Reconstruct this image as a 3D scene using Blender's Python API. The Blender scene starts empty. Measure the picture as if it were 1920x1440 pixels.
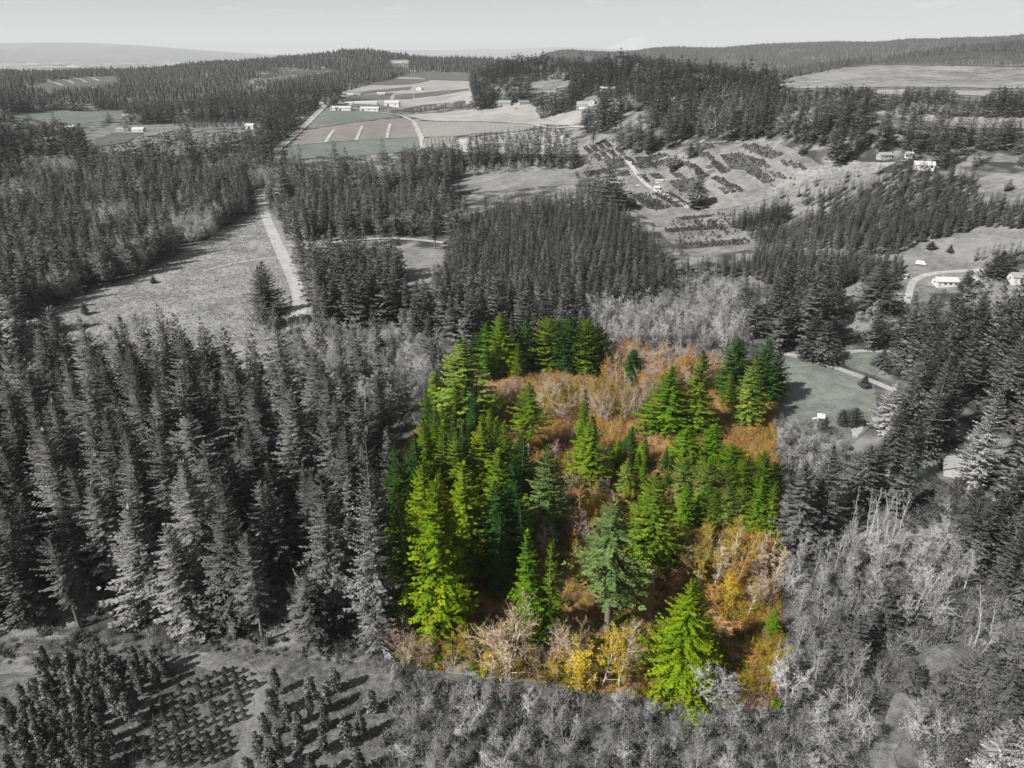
import bpy, bmesh, math
import numpy as np
from mathutils import Vector

# ------------------------------------------------------------------ camera, sky, sun, exposure
SC = bpy.context.scene
COL = SC.collection
F = 1333.0                       # focal length in pixels of the 1920 wide photograph
CAMZ = 120.0
PITCH = math.radians(25.08)
cam_data = bpy.data.cameras.new('camera')
cam_data.sensor_width = 36.0
cam_data.lens = 36.0 * F / 1920.0
cam_data.clip_start = 1.0
cam_data.clip_end = 250000.0
cam = bpy.data.objects.new('camera', cam_data)
cam.location = (0, 0, CAMZ)
cam.rotation_euler = (math.pi / 2 - PITCH, 0, 0)
COL.objects.link(cam)
SC.camera = cam

SUN_EL, SHADOW_AZ = math.radians(43), math.radians(34)   # shadows run right and away
sun_from = Vector((-math.cos(SHADOW_AZ) * math.cos(SUN_EL), -math.sin(SHADOW_AZ) * math.cos(SUN_EL), math.sin(SUN_EL)))
world = bpy.data.worlds.new('World')
SC.world = world
world.use_nodes = True
wn, wl = world.node_tree.nodes, world.node_tree.links
sky = wn.new('ShaderNodeTexSky')
sky.sky_type = 'NISHITA'
sky.sun_disc = False
sky.sun_elevation = SUN_EL
sky.sun_rotation = math.atan2(sun_from.x, sun_from.y)
sky.altitude = 300
sky.air_density = 1.0
sky.dust_density = 0.6
hsv = wn.new('ShaderNodeHueSaturation')
hsv.inputs['Saturation'].default_value = 0.07
hsv.inputs['Value'].default_value = 0.88
wl.new(sky.outputs[0], hsv.inputs['Color'])
bg = wn['Background']
# thin wisps of cloud low over the horizon, all round
tco = wn.new('ShaderNodeTexCoord')
mpw = wn.new('ShaderNodeMapping')
mpw.inputs['Scale'].default_value = (5.0, 5.0, 55.0)
wl.new(tco.outputs['Generated'], mpw.inputs['Vector'])
cno = wn.new('ShaderNodeTexNoise')
cno.inputs['Scale'].default_value = 2.2
cno.inputs['Detail'].default_value = 6
cno.inputs['Roughness'].default_value = 0.62
wl.new(mpw.outputs[0], cno.inputs['Vector'])
cmr = wn.new('ShaderNodeMapRange')
cmr.inputs[1].default_value, cmr.inputs[2].default_value = 0.60, 0.78
cmr.inputs[3].default_value, cmr.inputs[4].default_value = 0.0, 0.35
wl.new(cno.outputs['Fac'], cmr.inputs[0])
cmx = wn.new('ShaderNodeMixRGB')
cmx.inputs[2].default_value = (17.0, 17.0, 17.0, 1)
wl.new(cmr.outputs[0], cmx.inputs[0])
wl.new(hsv.outputs[0], cmx.inputs[1])
wl.new(cmx.outputs[0], bg.inputs['Color'])
bg.inputs['Strength'].default_value = 0.05
sun_data = bpy.data.lights.new('sun', 'SUN')
sun_data.energy = 4.8
sun_data.angle = math.radians(0.5)
sun_data.color = (1.0, 0.985, 0.96)
sun = bpy.data.objects.new('sun', sun_data)
sun.rotation_euler = (-sun_from).to_track_quat('-Z', 'Y').to_euler()
sun.location = (-200, -100, 400)
COL.objects.link(sun)
SC.view_settings.view_transform = 'Standard'
SC.view_settings.look = 'None'
SC.view_settings.gamma = 1.0
SC.view_settings.exposure = 0.8
SC.render.engine = 'CYCLES'
SC.cycles.max_bounces = 4
SC.cycles.diffuse_bounces = 2
SC.cycles.glossy_bounces = 1
SC.cycles.transmission_bounces = 2
SC.cycles.volume_bounces = 0
SC.cycles.transparent_max_bounces = 4
SC.cycles.caustics_reflective = False
SC.cycles.caustics_refractive = False
SC.cycles.use_denoising = True
SC.cycles.denoiser = 'OPENIMAGEDENOISE'
SC.cycles.denoising_input_passes = 'RGB_ALBEDO_NORMAL'
SC.cycles.denoising_prefilter = 'ACCURATE'
SC.cycles.use_adaptive_sampling = False

# ------------------------------------------------------------------ helpers
RNG = np.random.default_rng(7)
cp, sp = math.cos(PITCH), math.sin(PITCH)


def ray(px, py):
    X, Y = (np.asarray(px, float) - 960) / F, (720 - np.asarray(py, float)) / F
    return X, cp + Y * sp, -sp + Y * cp


def project(x, y, z):
    x, y, z = np.asarray(x, float), np.asarray(y, float), np.asarray(z, float) - CAMZ
    dep = y * cp - z * sp
    up = y * sp + z * cp
    dep = np.maximum(dep, 1e-3)
    return 960 + F * x / dep, 720 - F * up / dep, dep


# terrain: heights read off the photograph as (pixel x, pixel y, ground distance)
CTRL_P = [
    # left side
    (0, 235, 1300), (100, 245, 1250), (240, 250, 1220), (0, 200, 1750), (150, 195, 1800), (130, 155, 2550), (130, 145, 2900), (20, 143, 3300), (200, 139, 3600),
    (-250, 143, 3300), (-250, 235, 1300), (330, 133, 3700), (450, 120, 3500), (300, 160, 2500), (450, 215, 1500), (500, 170, 1950), (560, 115, 3300),
    # fields and central hill
    (600, 292, 950), (760, 285, 960), (560, 250, 1080), (780, 240, 1120), (610, 205, 1300), (720, 203, 1310), (650, 180, 1700), (780, 168, 1850), (860, 190, 1500), (640, 150, 2250),
    (760, 137, 2500), (870, 138, 2450), (670, 99, 3150), (730, 108, 3100), (600, 110, 3200), (790, 114, 3050), (870, 116, 3000), (950, 128, 2700),
    # right ridge
    (950, 222, 1130), (1050, 232, 1040), (945, 196, 1250), (1000, 160, 1400), (930, 150, 1450), (1010, 135, 1560), (1100, 200, 1060), (1135, 168, 1190), (1130, 148, 1330),
    (1250, 205, 920), (1290, 165, 1180), (1440, 185, 1060), (1440, 205, 960), (1200, 268, 740), (1300, 250, 760), (1340, 270, 690), (1460, 268, 660), (1600, 292, 620), (1720, 300, 620),
    (1880, 290, 660), (2150, 290, 660), (1650, 205, 1050), (1900, 215, 1060), (1780, 238, 960), (1720, 180, 1300), (2150, 215, 1060),
    (1480, 165, 1900), (1620, 160, 1900), (1900, 166, 1850), (1620, 124, 2500), (1900, 128, 2400), (1800, 98, 2900), (1920, 88, 3000), (2200, 88, 3000), (1560, 128, 2600), (1450, 155, 2200),
    # far ridge
    (1000, 110, 5200), (1090, 103, 5600), (1150, 104, 5600), (1220, 94, 5700), (1290, 92, 5800), (1345, 95, 5800), (1420, 86, 5900), (1480, 88, 6000), (1560, 82, 6000), (1640, 85, 6100), (1720, 76, 6200), (1800, 78, 6200), (1900, 72, 6300), (2200, 70, 6300),
    (1200, 140, 4000), (1400, 148, 3700), (1050, 122, 4300), (1600, 120, 4200), (1800, 112, 4300), (2200, 112, 4300),
    # mid ground
    (1150, 395, 585), (1300, 400, 575), (1150, 310, 720), (1250, 330, 680), (1400, 320, 645), (1480, 350, 605), (1600, 350, 600), (1800, 345, 605), (1150, 270, 780), (1080, 300, 760), (900, 330, 770), (1000, 260, 920),
    (1400, 440, 520), (1600, 440, 510), (1850, 440, 510), (2150, 440, 510), (860, 270, 950),
]
CTRL_A = []
for az in (-75, -55, -35, -20, -8, 0, 8, 20, 35, 55, 75):
    for d, z in ((25, 0), (60, 0), (130, 0), (260, 0), (400, 0)):
        CTRL_A.append((az, d, z))
    if az < 5:
        CTRL_A += [(az, 600, -2 if az > -30 else -3), (az, 5200, -50)]
    CTRL_A += [(az, 9500, -110), (az, 14000, -110), (az, 30000, -110), (az, 120000, -110)]
ct, cw, cz = [], [], []
for px, py, d in CTRL_P:
    rx, ry, rz = ray(px, py)
    h = math.hypot(rx, ry)
    ct.append(math.atan2(rx, ry)); cw.append(math.log(d)); cz.append(CAMZ + d * rz / h)
for az, d, z in CTRL_A:
    ct.append(math.radians(az)); cw.append(math.log(d)); cz.append(z)
ct, cw, cz = map(np.array, (ct, cw, cz))
TS, MQ = 2.2, 0.12


def rbf_k(t1, w1):
    r2 = (TS * (t1[:, None] - ct[None])) ** 2 + (w1[:, None] - cw[None]) ** 2
    return np.sqrt(r2 + MQ * MQ)


A = rbf_k(ct, cw)
n = len(ct)
P = np.stack([np.ones(n), ct, cw], 1)
M = np.block([[A - np.eye(n) * 0.004, P], [P.T, np.zeros((3, 3))]])
sol = np.linalg.solve(M, np.concatenate([cz, np.zeros(3)]))
T0, T1, NT = math.radians(-70), math.radians(70), 421
W0, W1, NW = math.log(20.0), math.log(120000.0), 440
gt, gw = np.linspace(T0, T1, NT), np.linspace(W0, W1, NW)
GZ = np.zeros((NW, NT))
for i in range(NW):
    K = rbf_k(gt, np.full(NT, gw[i]))
    GZ[i] = K @ sol[:n] + sol[n] + sol[n + 1] * gt + sol[n + 2] * gw[i]
# small natural relief
tt, ww = np.meshgrid(gt, gw)
dd = np.exp(ww)
xx, yy = dd * np.sin(tt), dd * np.cos(tt)
rel = 0.5 * np.sin(xx / 37 + 1) * np.sin(yy / 51) * np.exp(-dd / 900) + 1.2 * np.sin(xx / 160 + 1) * np.sin(yy / 210) * np.clip(dd / 1500, 0, 1.5)
GZ += rel * np.clip((dd - 100) / 400, 0.1, 1)
GZ = np.where(dd > 9000, np.minimum(GZ, -80), GZ)


def ground_z(x, y):
    x, y = np.asarray(x, float), np.asarray(y, float)
    t = np.clip(np.arctan2(x, y), T0, T1 - 1e-9)
    w = np.clip(0.5 * np.log(np.maximum(x * x + y * y, 1.0)), W0, W1 - 1e-9)
    a, b = (t - T0) / (T1 - T0) * (NT - 1), (w - W0) / (W1 - W0) * (NW - 1)
    i, j = np.minimum(b.astype(int), NW - 2), np.minimum(a.astype(int), NT - 2)
    u, v = b - i, a - j
    return GZ[i, j] * (1 - u) * (1 - v) + GZ[i + 1, j] * u * (1 - v) + GZ[i, j + 1] * (1 - u) * v + GZ[i + 1, j + 1] * u * v


STEPS = np.exp(np.linspace(math.log(30), math.log(60000), 1400))


def at(px, py):
    """Ground point seen at a pixel: x, y, z."""
    px, py = np.atleast_1d(np.asarray(px, float)), np.atleast_1d(np.asarray(py, float))
    rx, ry, rz = ray(px, py)
    h = np.hypot(rx, ry)
    X, Y = STEPS[None] * (rx / h)[:, None], STEPS[None] * (ry / h)[:, None]
    Z = CAMZ + STEPS[None] * (rz / h)[:, None]
    below = Z < ground_z(X, Y)
    k = np.where(below.any(1), below.argmax(1), len(STEPS) - 1)
    k = np.maximum(k, 1)
    r = np.arange(len(px))
    e1 = (Z - ground_z(X, Y))
    a, b = e1[r, k - 1], e1[r, k]
    f = np.clip(a / np.maximum(a - b, 1e-9), 0, 1)
    d = STEPS[k - 1] * (1 - f) + STEPS[k] * f
    x, y = d * rx / h, d * ry / h
    return np.stack([x, y, ground_z(x, y)], 1)


def inside(poly, x, y):
    poly = np.asarray(poly, float)
    x, y = np.asarray(x, float), np.asarray(y, float)
    res = np.zeros(x.shape, bool)
    j = len(poly) - 1
    for i in range(len(poly)):
        xi, yi, xj, yj = *poly[i], *poly[j]
        c = ((yi > y) != (yj > y)) & (x < (xj - xi) * (y - yi) / (yj - yi + 1e-12) + xi)
        res ^= c
        j = i
    return res


def height_to(base, top_py):
    """Height of something standing at base whose tip shows at pixel row top_py."""
    lo, hi = 0.0, 200.0
    for _ in range(40):
        m = (lo + hi) / 2
        if project(base[0], base[1], base[2] + m)[1] > top_py:
            lo = m
        else:
            hi = m
    return lo


# ------------------------------------------------------------------ materials
def new_mat(name):
    m = bpy.data.materials.new(name)
    m.use_nodes = True
    nt = m.node_tree
    nt.nodes.clear()
    out = nt.nodes.new('ShaderNodeOutputMaterial')
    return m, nt, nt.nodes, nt.links, out


def N(nt, kind, **kw):
    nd = nt.nodes.new(kind)
    for k, v in kw.items():
        if hasattr(nd, k):
            setattr(nd, k, v)
        else:
            nd.inputs[k].default_value = v
    return nd


def c4(c):
    return (c[0], c[1], c[2], 1.0)


def g(v, tint=(1.0, 1.0, 0.97)):
    return (v * tint[0], v * tint[1], v * tint[2])


def foliage(name, cols, translucent=0.15, lo=0.75, hi=1.25, deep=(0.6, 0.6, 0.6)):
    """Leaf material: cols is a list of colours, one end of the list per tree; every spray differs a little."""
    m, nt, ns, ln, out = new_mat(name)
    info = N(nt, 'ShaderNodeObjectInfo')
    ramp = N(nt, 'ShaderNodeValToRGB')
    el = ramp.color_ramp.elements
    while len(el) < len(cols):
        el.new(0.5)
    for i, c in enumerate(cols):
        el[i].position = i / max(1, len(cols) - 1)
        el[i].color = c4(c)
    ln.new(info.outputs['Random'], ramp.inputs[0])
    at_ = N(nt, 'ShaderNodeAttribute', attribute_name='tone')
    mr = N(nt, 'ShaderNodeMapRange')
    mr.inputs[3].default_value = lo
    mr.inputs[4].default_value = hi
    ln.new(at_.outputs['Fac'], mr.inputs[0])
    shade_mix = N(nt, 'ShaderNodeMixRGB', blend_type='MULTIPLY')      # shadow tone mixed into the colour of inner sprays; young tips stay lighter
    shade_mix.inputs[2].default_value = c4(deep)
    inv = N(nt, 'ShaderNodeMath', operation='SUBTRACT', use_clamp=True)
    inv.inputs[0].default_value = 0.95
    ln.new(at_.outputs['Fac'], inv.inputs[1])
    ln.new(inv.outputs[0], shade_mix.inputs[0])
    ln.new(ramp.outputs[0], shade_mix.inputs[1])
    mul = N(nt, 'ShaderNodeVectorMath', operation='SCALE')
    ln.new(shade_mix.outputs[0], mul.inputs[0])
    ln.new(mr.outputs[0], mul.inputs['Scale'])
    d = N(nt, 'ShaderNodeBsdfDiffuse')
    t = N(nt, 'ShaderNodeBsdfTranslucent')
    ln.new(mul.outputs[0], d.inputs[0])
    ln.new(mul.outputs[0], t.inputs[0])
    nat = N(nt, 'ShaderNodeAttribute', attribute_name='nrm')
    vt = N(nt, 'ShaderNodeVectorTransform', vector_type='NORMAL', convert_from='OBJECT', convert_to='WORLD')
    ln.new(nat.outputs['Vector'], vt.inputs[0])
    geo = N(nt, 'ShaderNodeNewGeometry')
    va = N(nt, 'ShaderNodeVectorMath', operation='MULTIPLY_ADD')
    va.inputs[1].default_value = (0.3, 0.3, 0.3)
    ln.new(geo.outputs['Normal'], va.inputs[0])
    ln.new(vt.outputs[0], va.inputs[2])
    vn = N(nt, 'ShaderNodeVectorMath', operation='NORMALIZE')
    ln.new(va.outputs[0], vn.inputs[0])
    ln.new(vn.outputs[0], d.inputs['Normal'])
    mx = N(nt, 'ShaderNodeMixShader')
    mx.inputs[0].default_value = translucent
    ln.new(d.outputs[0], mx.inputs[1])
    ln.new(t.outputs[0], mx.inputs[2])
    ln.new(mx.outputs[0], out.inputs[0])
    return m


def bark(name, c1, c2, scale=3.0):
    m, nt, ns, ln, out = new_mat(name)
    tc = N(nt, 'ShaderNodeTexCoord')
    no = N(nt, 'ShaderNodeTexNoise')
    no.inputs['Scale'].default_value = scale
    no.inputs['Detail'].default_value = 3
    ln.new(tc.outputs['Object'], no.inputs['Vector'])
    rp = N(nt, 'ShaderNodeValToRGB')
    rp.color_ramp.elements[0].color, rp.color_ramp.elements[1].color = c4(c1), c4(c2)
    rp.color_ramp.elements[0].position, rp.color_ramp.elements[1].position = 0.35, 0.65
    ln.new(no.outputs['Fac'], rp.inputs[0])
    b = N(nt, 'ShaderNodeBsdfDiffuse')
    ln.new(rp.outputs[0], b.inputs[0])
    ln.new(b.outputs[0], out.inputs[0])
    return m


def ground_mat(name, cols, scales=(0.02, 0.15, 1.2), weights=(0.4, 0.35, 0.25), rows=None, bump=0.0):
    """Soil, grass or gravel: three octaves of noise between colours; rows=(angle, spacing, colour, width) draws crop rows."""
    m, nt, ns, ln, out = new_mat(name)
    tc = N(nt, 'ShaderNodeNewGeometry')
    acc = None
    for s, w in zip(scales, weights):
        no = N(nt, 'ShaderNodeTexNoise')
        no.inputs['Scale'].default_value = s
        no.inputs['Detail'].default_value = 4
        no.inputs['Roughness'].default_value = 0.6
        ln.new(tc.outputs['Position'], no.inputs['Vector'])
        mu = N(nt, 'ShaderNodeMath', operation='MULTIPLY')
        mu.inputs[1].default_value = w
        ln.new(no.outputs['Fac'], mu.inputs[0])
        if acc is None:
            acc = mu
        else:
            ad = N(nt, 'ShaderNodeMath', operation='ADD')
            ln.new(acc.outputs[0], ad.inputs[0])
            ln.new(mu.outputs[0], ad.inputs[1])
            acc = ad
    rp = N(nt, 'ShaderNodeValToRGB')
    el = rp.color_ramp.elements
    while len(el) < len(cols):
        el.new(0.5)
    for i, c in enumerate(cols):
        el[i].position = 0.41 + 0.18 * i / max(1, len(cols) - 1)
        el[i].color = c4(c)
    ln.new(acc.outputs[0], rp.inputs[0])
    col = rp.outputs[0]
    if rows:
        ang, spacing, rc, width = rows
        mp = N(nt, 'ShaderNodeMapping')
        mp.inputs['Rotation'].default_value = (0, 0, math.radians(ang))
        ln.new(tc.outputs['Position'], mp.inputs['Vector'])
        sx = N(nt, 'ShaderNodeSeparateXYZ')
        ln.new(mp.outputs[0], sx.inputs[0])
        no2 = N(nt, 'ShaderNodeTexNoise')
        no2.inputs['Scale'].default_value = 0.05
        ln.new(tc.outputs['Position'], no2.inputs['Vector'])
        ad = N(nt, 'ShaderNodeMath', operation='MULTIPLY_ADD')
        ln.new(no2.outputs['Fac'], ad.inputs[0])
        ad.inputs[1].default_value = spacing * 1.2
        ln.new(sx.outputs[0], ad.inputs[2])
        dv = N(nt, 'ShaderNodeMath', operation='DIVIDE')
        dv.inputs[1].default_value = spacing
        ln.new(ad.outputs[0], dv.inputs[0])
        fr = N(nt, 'ShaderNodeMath', operation='PINGPONG')
        fr.inputs[1].default_value = 0.5
        ln.new(dv.outputs[0], fr.inputs[0])
        ss = N(nt, 'ShaderNodeMapRange')
        ss.inputs[1].default_value = width * 0.5 - 0.08
        ss.inputs[2].default_value = width * 0.5 + 0.08
        ss.inputs[3].default_value = 0.85
        ss.inputs[4].default_value = 0.0
        ln.new(fr.outputs[0], ss.inputs[0])
        mx = N(nt, 'ShaderNodeMixRGB')
        ln.new(ss.outputs[0], mx.inputs[0])
        ln.new(col, mx.inputs[1])
        mx.inputs[2].default_value = c4(rc)
        col = mx.outputs[0]
    b = N(nt, 'ShaderNodeBsdfDiffuse')
    ln.new(col, b.inputs[0])
    ln.new(b.outputs[0], out.inputs[0])
    return m


def plain(name, c, rough=0.6, noise=0.12, scale=2.0, metallic=0.0):
    m, nt, ns, ln, out = new_mat(name)
    tc = N(nt, 'ShaderNodeTexCoord')
    no = N(nt, 'ShaderNodeTexNoise')
    no.inputs['Scale'].default_value = scale
    no.inputs['Detail'].default_value = 4
    ln.new(tc.outputs['Object'], no.inputs['Vector'])
    rp = N(nt, 'ShaderNodeValToRGB')
    rp.color_ramp.elements[0].color = c4([x * (1 - noise) for x in c])
    rp.color_ramp.elements[1].color = c4([min(1, x * (1 + noise)) for x in c])
    ln.new(no.outputs['Fac'], rp.inputs[0])
    b = N(nt, 'ShaderNodeBsdfPrincipled')
    b.inputs['Roughness'].default_value = rough
    b.inputs['Metallic'].default_value = metallic
    ln.new(rp.outputs[0], b.inputs['Base Color'])
    ln.new(b.outputs[0], out.inputs[0])
    return m


# ------------------------------------------------------------------ mesh helpers
def mesh_from(name, verts, faces, tone=None, smooth=False, nrm=None):
    """verts (n,3); faces: array (m,k) or list of index lists."""
    me = bpy.data.meshes.new(name)
    verts = np.ascontiguousarray(verts, np.float32)
    if isinstance(faces, np.ndarray):
        k = faces.shape[1]
        m = len(faces)
        me.vertices.add(len(verts))
        me.vertices.foreach_set('co', verts.ravel())
        me.loops.add(m * k)
        me.loops.foreach_set('vertex_index', faces.astype(np.int32).ravel())
        me.polygons.add(m)
        me.polygons.foreach_set('loop_start', np.arange(0, m * k, k, dtype=np.int32))
        me.update(calc_edges=True)
    else:
        me.from_pydata(verts.tolist(), [], faces)
        me.update()
    if tone is not None:
        at_ = me.attributes.new('tone', 'FLOAT', 'FACE')
        at_.data.foreach_set('value', np.ascontiguousarray(tone, np.float32))
    if nrm is not None:
        at_ = me.attributes.new('nrm', 'FLOAT_VECTOR', 'FACE')
        at_.data.foreach_set('vector', np.ascontiguousarray(nrm, np.float32).ravel())
    if smooth:
        me.polygons.foreach_set('use_smooth', np.ones(len(me.polygons), bool))
    return me


def obj(name, me, mat=None, parent=None, loc=(0, 0, 0), rz=0.0, scale=(1, 1, 1), link=True):
    o = bpy.data.objects.new(name, me)
    o.location = loc
    o.rotation_euler = (0, 0, rz)
    o.scale = scale
    if parent is not None:
        o.parent = parent
    if mat is not None and me is not None:
        if len(me.materials) == 0:
            me.materials.append(mat)
        elif me.materials[0] is not mat:
            o.material_slots[0].link = 'OBJECT'
            o.material_slots[0].material = mat
    if link:
        COL.objects.link(o)
    return o


def tag(o, label=None, cat=None, group=None, kind=None):
    if label:
        o['label'] = label
    if cat:
        o['category'] = cat
    if group:
        o['group'] = group
    if kind:
        o['kind'] = kind
    return o


def empty(name, loc, rz=0.0, scale=(1, 1, 1)):
    o = bpy.data.objects.new(name, None)
    o.location, o.rotation_euler, o.scale = loc, (0, 0, rz), scale
    o.empty_display_size = 0.5
    COL.objects.link(o)
    return o


def tube(P, R, sides=6):
    """Tapered tube through points P with radii R -> verts, quads."""
    P = np.asarray(P, float)
    V, Fc = [], []
    for i, p in enumerate(P):
        d = P[min(i + 1, len(P) - 1)] - P[max(i - 1, 0)]
        d = d / (np.linalg.norm(d) + 1e-9)
        a = np.cross(d, (0.3, 0.9, 0.1))
        a /= np.linalg.norm(a) + 1e-9
        b = np.cross(d, a)
        for k in range(sides):
            t = 2 * math.pi * k / sides
            V.append(p + R[i] * (math.cos(t) * a + math.sin(t) * b))
    for i in range(len(P) - 1):
        for k in range(sides):
            k2 = (k + 1) % sides
            Fc.append((i * sides + k, i * sides + k2, (i + 1) * sides + k2, (i + 1) * sides + k))
    return V, Fc


def box(x0, x1, y0, y1, z0, z1):
    V = [(x0, y0, z0), (x1, y0, z0), (x1, y1, z0), (x0, y1, z0), (x0, y0, z1), (x1, y0, z1), (x1, y1, z1), (x0, y1, z1)]
    return V, [(0, 3, 2, 1), (4, 5, 6, 7), (0, 1, 5, 4), (1, 2, 6, 5), (2, 3, 7, 6), (3, 0, 4, 7)]


def join(*parts):
    V, Fc = [], []
    for v, f in parts:
        o = len(V)
        V += [tuple(p) for p in v]
        Fc += [tuple(i + o for i in q) for q in f]
    return V, Fc


def part(name, vf, mat, parent, **kw):
    return obj(name, mesh_from(name, np.array(vf[0]), [list(f) for f in vf[1]]), mat, parent, **kw)


def scatter_instances(name, pts, rz, sc, vi, protos, label, cat=None):
    """One object of stuff: proto meshes instanced on its own points with geometry nodes."""
    me = bpy.data.meshes.new(name)
    pts = np.ascontiguousarray(pts, np.float32)
    me.vertices.add(len(pts))
    me.vertices.foreach_set('co', pts.ravel())
    a = me.attributes.new('rz', 'FLOAT', 'POINT'); a.data.foreach_set('value', np.ascontiguousarray(rz, np.float32))
    a = me.attributes.new('sc', 'FLOAT_VECTOR', 'POINT'); a.data.foreach_set('vector', np.ascontiguousarray(sc, np.float32).ravel())
    a = me.attributes.new('vi', 'INT', 'POINT'); a.data.foreach_set('value', np.ascontiguousarray(vi, np.int32))
    me.update()
    o = bpy.data.objects.new(name, me)
    COL.objects.link(o)
    tag(o, label, None, None, 'stuff')
    pc = bpy.data.collections.new(name + '_kinds')
    for i, p in enumerate(protos):
        q = bpy.data.objects.new('%s_kind_%02d' % (name, i), p)
        pc.objects.link(q)
    ng = bpy.data.node_groups.new(name, 'GeometryNodeTree')
    ng.interface.new_socket('Geometry', in_out='INPUT', socket_type='NodeSocketGeometry')
    ng.interface.new_socket('Geometry', in_out='OUTPUT', socket_type='NodeSocketGeometry')
    gi, go = ng.nodes.new('NodeGroupInput'), ng.nodes.new('NodeGroupOutput')
    iop = ng.nodes.new('GeometryNodeInstanceOnPoints')
    ci = ng.nodes.new('GeometryNodeCollectionInfo')
    ci.inputs['Collection'].default_value = pc
    ci.inputs['Separate Children'].default_value = True
    ci.inputs['Reset Children'].default_value = True

    def named(attr, typ):
        nd = ng.nodes.new('GeometryNodeInputNamedAttribute')
        nd.data_type = typ
        nd.inputs['Name'].default_value = attr
        return nd.outputs['Attribute']
    cx = ng.nodes.new('ShaderNodeCombineXYZ')
    ng.links.new(named('rz', 'FLOAT'), cx.inputs[2])
    e2r = ng.nodes.new('FunctionNodeEulerToRotation')
    ng.links.new(cx.outputs[0], e2r.inputs[0])
    ng.links.new(gi.outputs[0], iop.inputs['Points'])
    ng.links.new(ci.outputs[0], iop.inputs['Instance'])
    iop.inputs['Pick Instance'].default_value = True
    ng.links.new(named('vi', 'INT'), iop.inputs['Instance Index'])
    ng.links.new(e2r.outputs[0], iop.inputs['Rotation'])
    ng.links.new(named('sc', 'FLOAT_VECTOR'), iop.inputs['Scale'])
    ng.links.new(iop.outputs[0], go.inputs[0])
    md = o.modifiers.new('scatter', 'NODES')
    md.node_group = ng
    return o


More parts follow.
